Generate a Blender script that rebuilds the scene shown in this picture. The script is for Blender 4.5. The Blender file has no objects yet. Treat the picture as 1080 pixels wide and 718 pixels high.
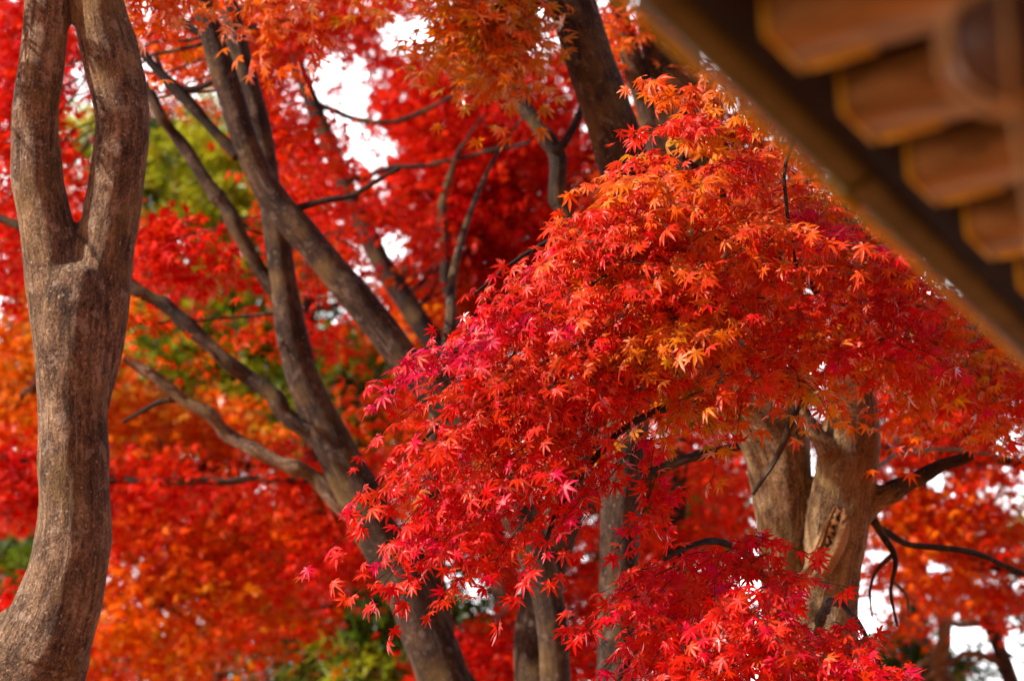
import bpy, math, random
import numpy as np
from mathutils import Vector, noise as mnoise

rng = np.random.default_rng(7)
random.seed(7)
R = math.radians
scene = bpy.context.scene

# ------------------------------------------------------------------ camera
PITCH, FPX = R(20), 2250.0
CAM = np.array([0.0, 0.0, 1.55])
cam_d = bpy.data.cameras.new("camera")
cam = bpy.data.objects.new("camera", cam_d)
scene.collection.objects.link(cam)
cam.location = CAM
cam.rotation_euler = (R(90) + PITCH, 0, 0)
cam_d.lens, cam_d.sensor_width = 75, 36
cam_d.clip_start, cam_d.clip_end = 0.1, 2000
cam_d.dof.use_dof = True
cam_d.dof.focus_distance = 5.05
cam_d.dof.aperture_fstop = 3.4
cam_d.dof.aperture_blades = 0
scene.camera = cam

# ------------------------------------------------------------------ light
SUN_DIR = Vector((-0.86, -0.36, 0.54)).normalized()       # towards the sun
el = math.asin(SUN_DIR.z)
az = math.atan2(SUN_DIR.x, SUN_DIR.y)
world = bpy.data.worlds.new("World")
scene.world = world
world.use_nodes = True
nt = world.node_tree
nt.nodes.clear()
N = nt.nodes.new
sky = N("ShaderNodeTexSky"); sky.sky_type = 'NISHITA'; sky.sun_disc = False
sky.sun_elevation, sky.sun_rotation = el, az
sky.air_density, sky.dust_density, sky.ozone_density = 1.0, 1.5, 1.0
tc = N("ShaderNodeTexCoord"); mp = N("ShaderNodeMapping"); mp.inputs['Scale'].default_value = (1, 1, 2.6)
nz = N("ShaderNodeTexNoise"); nz.inputs['Scale'].default_value = 2.2; nz.inputs['Detail'].default_value = 7
rp = N("ShaderNodeValToRGB"); rp.color_ramp.elements[0].position = 0.15; rp.color_ramp.elements[1].position = 0.38
mx = N("ShaderNodeMix"); mx.data_type = 'RGBA'
mx.inputs['B'].default_value = (26.0, 25.8, 26.4, 1)
bg = N("ShaderNodeBackground"); bg.inputs['Strength'].default_value = 0.09
wo = N("ShaderNodeOutputWorld")
L = nt.links.new
L(tc.outputs['Generated'], mp.inputs['Vector']); L(mp.outputs[0], nz.inputs['Vector']); L(nz.outputs['Fac'], rp.inputs[0])
sx = N("ShaderNodeSeparateXYZ"); el_ = N("ShaderNodeMapRange"); el_.inputs[1].default_value = 0.62; el_.inputs[2].default_value = 0.50
mu = N("ShaderNodeMath"); mu.operation = 'MULTIPLY'; L(tc.outputs['Generated'], sx.inputs[0]); L(sx.outputs[2], el_.inputs[0])
ym = N("ShaderNodeMapRange"); ym.inputs[1].default_value = 0.62; ym.inputs[2].default_value = 0.86; mu2 = N("ShaderNodeMath"); mu2.operation = 'MULTIPLY'
L(sx.outputs[1], ym.inputs[0]); L(ym.outputs[0], mu2.inputs[0]); L(el_.outputs[0], mu2.inputs[1])
L(rp.outputs[0], mu.inputs[0]); L(mu2.outputs[0], mu.inputs[1]); L(mu.outputs[0], mx.inputs['Factor']); L(sky.outputs[0], mx.inputs['A']); L(mx.outputs['Result'], bg.inputs[0]); L(bg.outputs[0], wo.inputs[0])

sun_d = bpy.data.lights.new("sun", 'SUN'); sun_d.energy = 5.0; sun_d.angle = R(0.53); sun_d.color = (1.0, 0.93, 0.82)
sun = bpy.data.objects.new("sun", sun_d); scene.collection.objects.link(sun)
sun.rotation_euler = (-SUN_DIR).to_track_quat('-Z', 'Y').to_euler(); sun.location = (-20, -10, 20)

vs = scene.view_settings
vs.view_transform = 'Standard'; vs.look = 'None'; vs.gamma = 1; vs.use_curve_mapping = False
vs.exposure = 0.7
scene.render.film_transparent = False
cy = scene.cycles
cy.max_bounces = 8; cy.diffuse_bounces = 4; cy.glossy_bounces = 2; cy.transmission_bounces = 6
cy.sample_clamp_indirect = 6; cy.caustics_reflective = False; cy.caustics_refractive = False
cy.use_denoising = True
try: cy.denoiser = 'OPENIMAGEDENOISE'
except Exception: pass

# ------------------------------------------------------------------ helpers
F_ = np.array([0, math.cos(PITCH), math.sin(PITCH)]); R_ = np.array([1.0, 0, 0]); U_ = np.array([0, -math.sin(PITCH), math.cos(PITCH)])
def P(px, py, d):
    """world point seen at a photo position (1080x718) at depth d metres"""
    return CAM + d * (F_ + (px - 540) / FPX * R_ + (359 - py) / FPX * U_)
def Pv(px, py, d):
    px, py, d = np.broadcast_arrays(np.asarray(px, float), np.asarray(py, float), np.asarray(d, float))
    return CAM + d[:, None] * (F_ + ((px - 540) / FPX)[:, None] * R_ + ((359 - py) / FPX)[:, None] * U_)

def link(o, parent=None):
    scene.collection.objects.link(o)
    if parent is not None: o.parent = parent
    return o
def thing(name, label, cat, loc=(0, 0, 0), group=None):
    o = bpy.data.objects.new(name, None); link(o)
    o.location = loc; o.empty_display_size = 0.2
    o['label'] = label; o['category'] = cat
    if group: o['group'] = group
    return o
def mesh_np(name, V, F, mat, parent=None, attrs=None, smooth=False):
    """F: (n,3) or (n,4) array of faces, or list of such arrays. World coords; shifted to the parent's frame."""
    V = np.asarray(V, np.float32)
    if parent is not None: V = V - np.array(parent.location, np.float32)
    Fs = F if isinstance(F, list) else [F]
    Fs = [np.asarray(f, np.int32) for f in Fs if len(f)]
    me = bpy.data.meshes.new(name)
    me.vertices.add(len(V)); me.vertices.foreach_set('co', V.ravel())
    nl = sum(f.size for f in Fs); npoly = sum(len(f) for f in Fs)
    me.loops.add(nl); me.loops.foreach_set('vertex_index', np.concatenate([f.ravel() for f in Fs]))
    me.polygons.add(npoly)
    tot = np.concatenate([np.full(len(f), f.shape[1], np.int32) for f in Fs])
    st = np.concatenate([[0], np.cumsum(tot)[:-1]]).astype(np.int32)
    me.polygons.foreach_set('loop_start', st); me.polygons.foreach_set('loop_total', tot)
    if smooth: me.polygons.foreach_set('use_smooth', np.ones(npoly, bool))
    me.update(calc_edges=True)
    for k, a in (attrs or {}).items():
        a = np.asarray(a, np.float32)
        if a.ndim == 2:
            at = me.attributes.new(k, 'FLOAT_VECTOR', 'POINT'); at.data.foreach_set('vector', a.ravel())
        else:
            at = me.attributes.new(k, 'FLOAT', 'POINT'); at.data.foreach_set('value', a)
    me.validate(); me.materials.append(mat)
    return link(bpy.data.objects.new(name, me), parent)

def nmat(name):
    m = bpy.data.materials.new(name); m.use_nodes = True
    m.node_tree.nodes.clear()
    return m, m.node_tree.nodes.new, m.node_tree.links.new
def ramp(node, stops):
    cr = node.color_ramp
    while len(cr.elements) < len(stops): cr.elements.new(0.5)
    for e, (p, c) in zip(cr.elements, stops):
        e.position = p; e.color = (*c, 1)

# ------------------------------------------------------------------ materials
def leaf_material(name, stops, trans=0.5, gloss=0.07, rough=0.38):
    m, N, L = nmat(name)
    at = N("ShaderNodeAttribute"); at.attribute_name = 'tint'
    cr = N("ShaderNodeValToRGB"); ramp(cr, stops)
    geo = N("ShaderNodeTexCoord"); no = N("ShaderNodeTexNoise"); no.inputs['Scale'].default_value = 60; no.inputs['Detail'].default_value = 2
    hs = N("ShaderNodeHueSaturation")
    mr = N("ShaderNodeMapRange"); mr.inputs[1].default_value = 0.3; mr.inputs[2].default_value = 0.7; mr.inputs[3].default_value = 0.72; mr.inputs[4].default_value = 1.2
    d = N("ShaderNodeBsdfDiffuse"); t = N("ShaderNodeBsdfTranslucent"); g = N("ShaderNodeBsdfGlossy")
    g.inputs['Roughness'].default_value = rough; g.inputs['Color'].default_value = (1, 1, 1, 1)
    m1 = N("ShaderNodeMixShader"); m1.inputs[0].default_value = trans
    m2 = N("ShaderNodeMixShader"); fr = N("ShaderNodeFresnel"); fr.inputs[0].default_value = 1.38
    mm = N("ShaderNodeMath"); mm.operation = 'MULTIPLY'; mm.inputs[1].default_value = gloss / 0.07
    o = N("ShaderNodeOutputMaterial")
    L(geo.outputs['Object'], no.inputs['Vector']); L(no.outputs['Fac'], mr.inputs[0])
    L(at.outputs['Fac'], cr.inputs[0]); L(cr.outputs[0], hs.inputs['Color']); L(mr.outputs[0], hs.inputs['Value'])
    L(hs.outputs[0], d.inputs[0]); L(hs.outputs[0], t.inputs[0])
    L(d.outputs[0], m1.inputs[1]); L(t.outputs[0], m1.inputs[2])
    L(fr.outputs[0], mm.inputs[0]); L(mm.outputs[0], m2.inputs[0]); L(m1.outputs[0], m2.inputs[1]); L(g.outputs[0], m2.inputs[2])
    L(m2.outputs[0], o.inputs[0])
    return m
# tint: 0 green .2 olive-yellow .4 orange .6 scarlet 1 crimson
M_LEAF = leaf_material("maple_leaf", [(0.0, (0.12, 0.20, 0.008)), (0.2, (0.55, 0.32, 0.004)), (0.4, (0.88, 0.21, 0.002)),
                                      (0.6, (0.85, 0.045, 0.002)), (0.8, (0.78, 0.003, 0.003)), (1.0, (0.88, 0.006, 0.12))], gloss=0.025)  # last stop mixes the pink sky sheen into the crimson
M_LEAF_DEEP = leaf_material("deep_maple_leaf", [(0.0, (0.08, 0.13, 0.004)), (0.2, (0.34, 0.19, 0.002)), (0.4, (0.74, 0.16, 0.001)),
                                      (0.6, (0.74, 0.032, 0.001)), (0.8, (0.62, 0.003, 0.002)), (1.0, (0.55, 0.003, 0.02))], trans=0.42, gloss=0.008)
M_GREEN = leaf_material("evergreen_leaf", [(0.0, (0.010, 0.022, 0.004)), (0.35, (0.035, 0.08, 0.004)), (0.6, (0.20, 0.28, 0.006)), (0.95, (0.58, 0.56, 0.008))], trans=0.4, gloss=0.02)

def bark_material(name, stops, lichen=0.6, bump=0.9, scale=1.0):
    m, N, L = nmat(name)
    at = N("ShaderNodeAttribute"); at.attribute_name = 'bark'
    def noise(sc, det, rgh=0.6, zs=1.0):
        mp = N("ShaderNodeMapping"); mp.inputs['Scale'].default_value = (sc * scale, sc * scale, sc * scale * zs)
        n = N("ShaderNodeTexNoise"); n.inputs['Scale'].default_value = 1; n.inputs['Detail'].default_value = det; n.inputs['Roughness'].default_value = rgh
        L(at.outputs['Vector'], mp.inputs[0]); L(mp.outputs[0], n.inputs['Vector']); return n
    streak = noise(70, 5, 0.65, 0.16)      # long fibres up the trunk
    blot = noise(13, 4, 0.6, 0.6)
    fine = noise(150, 4, 0.7, 0.8)
    a = N("ShaderNodeMath"); a.operation = 'MULTIPLY_ADD'; a.inputs[1].default_value = 0.55
    b = N("ShaderNodeMath"); b.operation = 'MULTIPLY_ADD'; b.inputs[1].default_value = 0.5
    sub = N("ShaderNodeMath"); sub.operation = 'ADD'; sub.inputs[1].default_value = -0.33
    fm = N("ShaderNodeMath"); fm.operation = 'MULTIPLY'; fm.inputs[1].default_value = 0.6
    L(fine.outputs[0], fm.inputs[0]); L(streak.outputs[0], a.inputs[0]); L(fm.outputs[0], a.inputs[2])
    L(blot.outputs[0], b.inputs[0]); L(a.outputs[0], b.inputs[2]); L(b.outputs[0], sub.inputs[0])
    cr = N("ShaderNodeValToRGB"); ramp(cr, stops); L(sub.outputs[0], cr.inputs[0])
    # pale lichen spots and narrow pale ridges
    vo = N("ShaderNodeTexVoronoi"); mv = N("ShaderNodeMapping"); mv.inputs['Scale'].default_value = (9 * scale, 9 * scale, 7 * scale)
    wn = noise(40, 3)
    wadd = N("ShaderNodeMixRGB"); wadd.blend_type = 'ADD'; wadd.inputs[0].default_value = 0.35
    L(at.outputs['Vector'], mv.inputs[0]); L(mv.outputs[0], wadd.inputs[1]); L(wn.outputs['Color'], wadd.inputs[2]); L(wadd.outputs[0], vo.inputs['Vector'])
    lr = N("ShaderNodeMapRange"); lr.inputs[1].default_value = 0.17; lr.inputs[2].default_value = 0.12; lr.inputs[3].default_value = 0; lr.inputs[4].default_value = lichen
    L(vo.outputs['Distance'], lr.inputs[0])
    rs = N("ShaderNodeMapRange"); rs.inputs[1].default_value = 0.62; rs.inputs[2].default_value = 0.72; rs.inputs[3].default_value = 0; rs.inputs[4].default_value = 0.38
    ridge = noise(48, 4, 0.6, 0.07); L(ridge.outputs[0], rs.inputs[0])
    v2 = N("ShaderNodeTexVoronoi"); m2_ = N("ShaderNodeMapping"); m2_.inputs['Scale'].default_value = (3.4, 3.4, 3.0); m2_.inputs['Location'].default_value = (0.3, 0.1, 0.45)
    wa2 = N("ShaderNodeMixRGB"); wa2.blend_type = 'ADD'; wa2.inputs[0].default_value = 0.22
    L(at.outputs['Vector'], m2_.inputs[0]); L(m2_.outputs[0], wa2.inputs[1]); L(wn.outputs['Color'], wa2.inputs[2]); L(wa2.outputs[0], v2.inputs['Vector'])
    lr2 = N("ShaderNodeMapRange"); lr2.inputs[1].default_value = 0.27; lr2.inputs[2].default_value = 0.21; lr2.inputs[3].default_value = 0; lr2.inputs[4].default_value = lichen * 0.5
    L(v2.outputs['Distance'], lr2.inputs[0])
    mx0 = N("ShaderNodeMath"); mx0.operation = 'MAXIMUM'; L(lr.outputs[0], mx0.inputs[0]); L(lr2.outputs[0], mx0.inputs[1])
    mxr = N("ShaderNodeMath"); mxr.operation = 'MAXIMUM'; L(mx0.outputs[0], mxr.inputs[0]); L(rs.outputs[0], mxr.inputs[1])
    mix = N("ShaderNodeMixRGB"); mix.inputs[2].default_value = (0.55, 0.42, 0.33, 1)
    L(mxr.outputs[0], mix.inputs[0]); L(cr.outputs[0], mix.inputs[1])
    # green-yellow algae
    alg = noise(5, 3); ar = N("ShaderNodeMapRange"); ar.inputs[1].default_value = 0.5; ar.inputs[2].default_value = 0.7; ar.inputs[3].default_value = 0; ar.inputs[4].default_value = 0.5
    L(alg.outputs[0], ar.inputs[0])
    mix2 = N("ShaderNodeMixRGB"); mix2.inputs[2].default_value = (0.27, 0.16, 0.045, 1); L(ar.outputs[0], mix2.inputs[0]); L(mix.outputs[0], mix2.inputs[1])
    bs = N("ShaderNodeBsdfPrincipled"); bs.inputs['Roughness'].default_value = 0.8; bs.inputs['Specular IOR Level'].default_value = 0.25
    bp = N("ShaderNodeBump"); bp.inputs['Strength'].default_value = bump; bp.inputs['Distance'].default_value = 0.02
    hs = N("ShaderNodeMath"); hs.operation = 'ADD'; L(a.outputs[0], hs.inputs[0]); L(rs.outputs[0], hs.inputs[1])
    L(hs.outputs[0], bp.inputs['Height']); L(bp.outputs[0], bs.inputs['Normal']); L(mix2.outputs[0], bs.inputs['Base Color'])
    o = N("ShaderNodeOutputMaterial"); L(bs.outputs[0], o.inputs[0])
    return m
M_BARK = bark_material("maple_bark", [(0.32, (0.028, 0.015, 0.010)), (0.43, (0.100, 0.055, 0.034)), (0.54, (0.22, 0.130, 0.078)), (0.67, (0.44, 0.29, 0.17))])
M_TAN = bark_material("tan_bark", [(0.33, (0.04, 0.02, 0.009)), (0.43, (0.14, 0.075, 0.032)), (0.54, (0.27, 0.16, 0.075)), (0.66, (0.46, 0.31, 0.16))], lichen=0.3, bump=0.9)
M_BARK2 = bark_material("brown_bark", [(0.34, (0.011, 0.006, 0.004)), (0.47, (0.042, 0.021, 0.014)), (0.68, (0.14, 0.076, 0.044))], lichen=0.3)
M_BARKD = bark_material("dark_bark", [(0.3, (0.008, 0.005, 0.004)), (0.5, (0.028, 0.015, 0.012)), (0.75, (0.07, 0.04, 0.03))], lichen=0.15)
M_TORN = bark_material("torn_wood", [(0.2, (0.10, 0.04, 0.02)), (0.45, (0.42, 0.22, 0.09)), (0.7, (0.62, 0.42, 0.22))], lichen=0.0, bump=1.0)

def simple(name, c1, c2, scale=(8, 8, 8), rough=0.7, bump=0.3, bdist=0.004, spec=0.3):
    m, N, L = nmat(name)
    tc = N("ShaderNodeTexCoord"); mp = N("ShaderNodeMapping"); mp.inputs['Scale'].default_value = scale
    n = N("ShaderNodeTexNoise"); n.inputs['Scale'].default_value = 1; n.inputs['Detail'].default_value = 6; n.inputs['Roughness'].default_value = 0.65
    cr = N("ShaderNodeValToRGB"); ramp(cr, [(0.3, c1), (0.7, c2)])
    bs = N("ShaderNodeBsdfPrincipled"); bs.inputs['Roughness'].default_value = rough; bs.inputs['Specular IOR Level'].default_value = spec
    bp = N("ShaderNodeBump"); bp.inputs['Strength'].default_value = bump; bp.inputs['Distance'].default_value = bdist
    o = N("ShaderNodeOutputMaterial")
    L(tc.outputs['Object'], mp.inputs[0]); L(mp.outputs[0], n.inputs['Vector']); L(n.outputs[0], cr.inputs[0]); L(cr.outputs[0], bs.inputs['Base Color'])
    L(n.outputs[0], bp.inputs['Height']); L(bp.outputs[0], bs.inputs['Normal']); L(bs.outputs[0], o.inputs[0])
    return m

# ------------------------------------------------------------------ wood
def catmull(pts, step):
    pts = np.asarray(pts, float)                     # columns x y z r
    e = np.vstack([2 * pts[0] - pts[1], pts, 2 * pts[-1] - pts[-2]])
    out = []
    for i in range(1, len(e) - 2):
        p0, p1, p2, p3 = e[i - 1], e[i], e[i + 1], e[i + 2]
        n = max(2, int(np.linalg.norm(p2[:3] - p1[:3]) / step))
        t = np.linspace(0, 1, n, endpoint=False)[:, None]
        out.append(0.5 * ((2 * p1) + (-p0 + p2) * t + (2 * p0 - 5 * p1 + 4 * p2 - p3) * t ** 2 + (-p0 + 3 * p1 - 3 * p2 + p3) * t ** 3))
    out.append(e[-2][None])
    c = np.vstack(out)
    lo = pts[:, 3].min() * 0.7
    c[:, 3] = np.maximum(c[:, 3], lo)
    return c
def frames(c):
    T = np.gradient(c[:, :3], axis=0); T /= np.linalg.norm(T, axis=1)[:, None] + 1e-9
    a = np.cross(T[0], [0.3, 1, 0.1]); a /= np.linalg.norm(a)
    A = [a]
    for i in range(1, len(T)):
        a = A[-1] - T[i] * np.dot(A[-1], T[i]); a /= np.linalg.norm(a); A.append(a)
    A = np.array(A); B = np.cross(T, A)
    s = np.concatenate([[0], np.cumsum(np.linalg.norm(np.diff(c[:, :3], axis=0), axis=1))])
    return T, A, B, s
def tube(c, seg):
    T, A, B, s = frames(c)
    th = np.linspace(0, 2 * np.pi, seg, endpoint=False)
    ring = np.cos(th)[None, :, None] * A[:, None] + np.sin(th)[None, :, None] * B[:, None]
    V = c[:, None, :3] + ring * c[:, 3][:, None, None]
    n = len(c)
    V = V.reshape(-1, 3)
    i = np.arange(n - 1)[:, None] * seg; j = np.arange(seg)[None]; j2 = (j + 1) % seg
    Q = np.stack([i + j, i + j2, i + seg + j2, i + seg + j], -1).reshape(-1, 4)
    V = np.vstack([V, c[0, :3] - T[0] * c[0, 3] * 0.3, c[-1, :3] + T[-1] * c[-1, 3] * 0.5])
    k0, k1 = len(V) - 2, len(V) - 1
    jj = np.arange(seg); jn = (jj + 1) % seg
    T0 = np.stack([jn, jj, np.full(seg, k0)], -1); T1 = np.stack([(n - 1) * seg + jj, (n - 1) * seg + jn, np.full(seg, k1)], -1)
    bark = np.concatenate([(ring * c[:, 3][:, None, None]).reshape(-1, 3) @ np.eye(3), [[0, 0, 0], [0, 0, 0]]])
    # texture coords: cross-section in the frame, length along
    bx = np.concatenate([np.outer(c[:, 3], np.cos(th)).ravel(), [0, 0]]); by = np.concatenate([np.outer(c[:, 3], np.sin(th)).ravel(), [0, 0]])
    bz = np.concatenate([np.repeat(s, seg), [0, s[-1]]])
    return V, Q, np.vstack([T0, T1]), np.stack([bx, by, bz], -1)

def nodes3(nodes, d0=None):
    """(px,py,r_px[,depth]) -> world rows x y z r"""
    out = []
    for n in nodes:
        d = n[3] if len(n) > 3 else d0
        out.append([*P(n[0], n[1], d), n[2] * d / FPX])
    return out
def to_ground(nodes, d, flare=1.5, lean=(0, 0)):
    """a path given from the bottom of the picture up; adds the part below the frame, down to the ground"""
    w = nodes3(nodes, d)
    b = np.array(w[0]); h = b[2]
    base = [b[0] + lean[0], b[1] + lean[1], -0.15, b[3] * flare * 1.25]
    k1 = [b[0] + lean[0] * 0.85, b[1] + lean[1] * 0.85, 0.35, b[3] * flare]
    k2 = [b[0] + lean[0] * 0.5, b[1] + lean[1] * 0.5, h * 0.5, b[3] * 1.12]
    return [base, k1, k2] + w

def vnoise(pts, sc, oct_=3):
    return np.array([mnoise.fractal(Vector(p * sc), 1.0, 2.0, oct_) for p in pts])
def wood(name, paths, mat, parent, voxel=0.012, seg=20, rough=0.05, seed=0):
    """solid blended trunk or branch from several skeleton paths (world rows x y z r)"""
    Vs, Fq, Ft, off = [], [], [], 0
    cs = [catmull(p, max(0.02, min(q[3] for q in p) * 0.8)) for p in paths]
    for c in cs:
        V, Q, T, _ = tube(c, seg)
        Vs.append(V); Fq.append(Q + off); Ft.append(T + off); off += len(V)
    tmp = mesh_np("tmp", np.vstack(Vs), [np.vstack(Fq), np.vstack(Ft)], mat)
    md = tmp.modifiers.new("r", 'REMESH'); md.mode = 'VOXEL'; md.voxel_size = voxel; md.adaptivity = 0
    sm = tmp.modifiers.new("s", 'SMOOTH'); sm.iterations = 5; sm.factor = 0.6
    dg = bpy.context.evaluated_depsgraph_get(); ev = tmp.evaluated_get(dg); me = ev.to_mesh()
    n = len(me.vertices); V = np.empty(n * 3, np.float32); me.vertices.foreach_get('co', V); V = V.reshape(-1, 3).astype(float)
    nl = len(me.loops); li = np.empty(nl, np.int32); me.loops.foreach_get('vertex_index', li)
    Fq = li.reshape(-1, 4)
    nr = np.empty(n * 3, np.float32); me.vertices.foreach_get('normal', nr); nr = nr.reshape(-1, 3)
    ev.to_mesh_clear(); om = tmp.data; bpy.data.objects.remove(tmp); bpy.data.meshes.remove(om)
    # nearest skeleton sample (relative to its radius) -> coordinates along and round the wood
    S = np.vstack(cs); fr = [frames(c) for c in cs]
    A = np.vstack([f[1] for f in fr]); B = np.vstack([f[2] for f in fr]); s = np.concatenate([f[3] + 3.7 * i for i, f in enumerate(fr)])
    idx = np.empty(n, int)
    for a in range(0, n, 4000):
        d = np.linalg.norm(V[a:a + 4000, None] - S[None, :, :3], axis=2) - S[None, :, 3]
        idx[a:a + 4000] = d.argmin(1)
    rel = V - S[idx, :3]
    bark = np.stack([(rel * A[idx]).sum(1), (rel * B[idx]).sum(1), s[idx] + 0 * rel[:, 0]], -1)
    T = np.cross(A, B)
    bark[:, 2] += (rel * T[idx]).sum(1) * 1.0
    r = S[idx, 3]
    q = bark.copy(); q[:, 2] *= 0.35; q += seed * 11.3
    q2 = bark.copy() + seed * 5.1
    h = vnoise(q, 9.0, 2) * 1.0 + vnoise(q2, 6.0, 2) * 0.9
    fine = vnoise(np.stack([q[:, 0], q[:, 1], q[:, 2] * 0.5], -1), 55, 2) if voxel < 0.011 else 0
    V = V + nr * (h * r * rough * 1.8 + fine * 0.0022)[:, None]
    return mesh_np(name, V, Fq, mat, parent, {'bark': bark}, smooth=True)
def branch(name, path, mat, parent, seg=10, wob=0.12, seed=1):
    """a single limb or twig; wobbles a little along its length"""
    c = catmull(path, max(0.015, min(q[3] for q in path) * 1.2))
    rr = np.random.default_rng(seed)
    n = len(c); k = max(3, n // 6)
    for ax in range(3):
        w = np.interp(np.linspace(0, k, n), np.arange(k + 1), rr.normal(0, 1, k + 1))
        env = np.minimum(1, np.linspace(0, 6, n)) 
        c[:, ax] += w * env * c[:, 3] * wob * 3
    c[:, 3] *= 1 + 0.12 * np.interp(np.linspace(0, k * 2, n), np.arange(k * 2 + 1), rr.normal(0, 1, k * 2 + 1))
    V, Q, T, bk = tube(c, seg)
    bk = bk + seed * 2.3
    V = V + 0
    return mesh_np(name, V, [Q, T], mat, parent, {'bark': bk}, smooth=True)

# ------------------------------------------------------------------ leaves
def leaf_shape(lobes, angs, sinus=0.29, bulge=0.13, detail=True, bend=0.25, cup=0.12, asym=0.0):
    """palmate blade with its stalk joint at the origin, tip towards +Y, face +Z, unit length"""
    pts = []
    n = len(lobes)
    for i in range(n):
        a, l = angs[i] + asym * math.sin(i * 2.1), lobes[i]
        dx, dy = math.sin(a), math.cos(a)
        px, py = dy, -dx
        if i == 0: pts.append((dx * 0.05 - px * 0.03, dy * 0.05 - py * 0.03, 0))
        if detail:
            m = l * 0.60; w = bulge * (0.55 + 0.45 * l)
            pts.append((dx * m - px * w, dy * m - py * w, 0.03)); pts.append((dx * l, dy * l, 0)); pts.append((dx * m + px * w, dy * m + py * w, 0.03))
        else:
            pts.append((dx * l, dy * l, 0))
        if i < n - 1:
            b = (angs[i] + angs[i + 1]) / 2; sr = sinus * (0.6 + 0.4 * min(lobes[i], lobes[i + 1])) * (1 if detail else 1.25)
            pts.append((math.sin(b) * sr, math.cos(b) * sr, -0.0))
        else:
            pts.append((dx * 0.05 + px * 0.03, dy * 0.05 + py * 0.03, 0))
    V = np.array([(0, 0.12, 0.0)] + pts)
    rad2 = V[:, 0] ** 2 + V[:, 1] ** 2
    V[:, 2] += -bend * rad2 - cup * np.abs(V[:, 0]) * 0.6
    k = len(pts)
    F = np.array([(0, i + 1, i + 2) for i in range(k - 1)] + [(0, k, 1)])[:, ::-1]
    return V, F
def lobeset(j):
    rr = np.random.default_rng(100 + j)
    a = np.radians([-125, -82, -40, 0, 40, 82, 125]) + rr.normal(0, 0.07, 7)
    l = np.array([0.42, 0.74, 0.94, 1.0, 0.94, 0.74, 0.42]) * rr.uniform(0.88, 1.08, 7)
    return list(l), list(a)
HERO = []
for j in range(8):
    l, a = lobeset(j); HERO.append(leaf_shape(l, a, bend=[0.1, 0.25, 0.4, 0.15, 0.55, 0.3, 0.0, 0.7][j], cup=[0.1, 0.3, 0.05, 0.45, 0.2, 0.5, 0.25, 0.1][j], bulge=0.098 + 0.01 * (j % 3)))
MID = []
for j in range(4):
    l, a = lobeset(20 + j); MID.append(leaf_shape(l[1:-1], a[1:-1], detail=False, bend=[0.1, 0.4, 0.6, 0.25][j], cup=0.2))
def needle_shape():
    V, F = [], []
    for k in range(5):
        a = k * 2.4; e = 0.5 * math.sin(k * 1.7)
        d = np.array([math.sin(a), math.cos(a), e]); p = np.array([d[1], -d[0], 0.3]) * 0.11
        o = len(V); V += [-p * 0.6, p * 0.6, d * 0.6 + p, d, d * 0.6 - p]; F += [(o, o + 1, o + 2), (o, o + 2, o + 4), (o + 2, o + 3, o + 4)]
    return np.array(V, float), np.array(F)
NEED = [needle_shape()]

def norm(a): return a / (np.linalg.norm(a, axis=1)[:, None] + 1e-9)
class Leaves:
    def __init__(s): s.V = []; s.F = []; s.T = []; s.off = 0
    def add(s, pos, nrm, tip, size, tint, shapes, thick=None):
        n = len(pos)
        if n == 0: return
        nrm = norm(nrm); tip = norm(tip - nrm * (tip * nrm).sum(1)[:, None]); sx = np.cross(tip, nrm)
        pick = rng.integers(0, len(shapes), n)
        size = np.broadcast_to(size, n); tint = np.broadcast_to(tint, n)
        for j, (SV, SF) in enumerate(shapes):
            k = np.where(pick == j)[0]
            if not len(k): continue
            W = (SV[None, :, 0, None] * sx[k][:, None] + SV[None, :, 1, None] * tip[k][:, None] + SV[None, :, 2, None] * nrm[k][:, None]) * size[k][:, None, None] + pos[k][:, None]
            m = len(SV)
            s.V.append(W.reshape(-1, 3)); s.F.append((SF[None] + (np.arange(len(k)) * m)[:, None, None] + s.off).reshape(-1, 3))
            s.T.append(np.repeat(tint[k], m)); s.off += len(k) * m
    def build(s, name, mat, parent):
        return mesh_np(name, np.vstack(s.V), np.vstack(s.F), mat, parent, {'tint': np.clip(np.concatenate(s.T), 0, 1)})

GAPS = [(345, 14, 12, 6), (372, 10, 10, 5), (402, 14, 9, 5), (446, 182, 8, 7), (420, 158, 8, 8), (470, 128, 6, 6), (455, 78, 7, 6), (478, 86, 5, 5), (505, 60, 5, 5), (425, 100, 9, 8), (330, 40, 7, 6), (272, 318, 8, 9), (262, 330, 7, 6), (300, 205, 5, 6), (258, 200, 5, 6), (250, 215, 5, 4), (490, 262, 4, 8), (360, 230, 6, 6), (402, 188, 7, 5), (375, 590, 7, 6), (500, 625, 12, 8), (352, 95, 52, 58), (390, 150, 28, 36), (436, 38, 44, 28), (412, 256, 20, 26), (372, 196, 12, 12), (405, 205, 10, 10), (985, 505, 15, 12), (1062, 470, 13, 20), (1010, 670, 30, 22), (1062, 695, 26, 22), (925, 585, 18, 7), (985, 598, 20, 7)]
def in_gap(pos, k=0.9):
    d = pos - CAM; f = d @ F_; x = 540 + FPX * (d @ R_) / f; y = 359 - FPX * (d @ U_) / f
    g = np.zeros(len(pos), bool)
    for gx, gy, ax, ay in GAPS: g |= ((x - gx) / ax) ** 2 + ((y - gy) / ay) ** 2 < rng.uniform(0.35, 1.7, len(pos))
    return g & (rng.uniform(0, 1, len(pos)) < k) & (f > 8.4)
GLADES = [(228, 190, 42, 66), (205, 250, 20, 40), (270, 398, 44, 30), (170, 368, 40, 24), (385, 392, 40, 46), (395, 655, 56, 52), (708, 522, 30, 34), (88, 122, 18, 28), (345, 330, 16, 16), (500, 640, 22, 18), (245, 315, 26, 18)]
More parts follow.
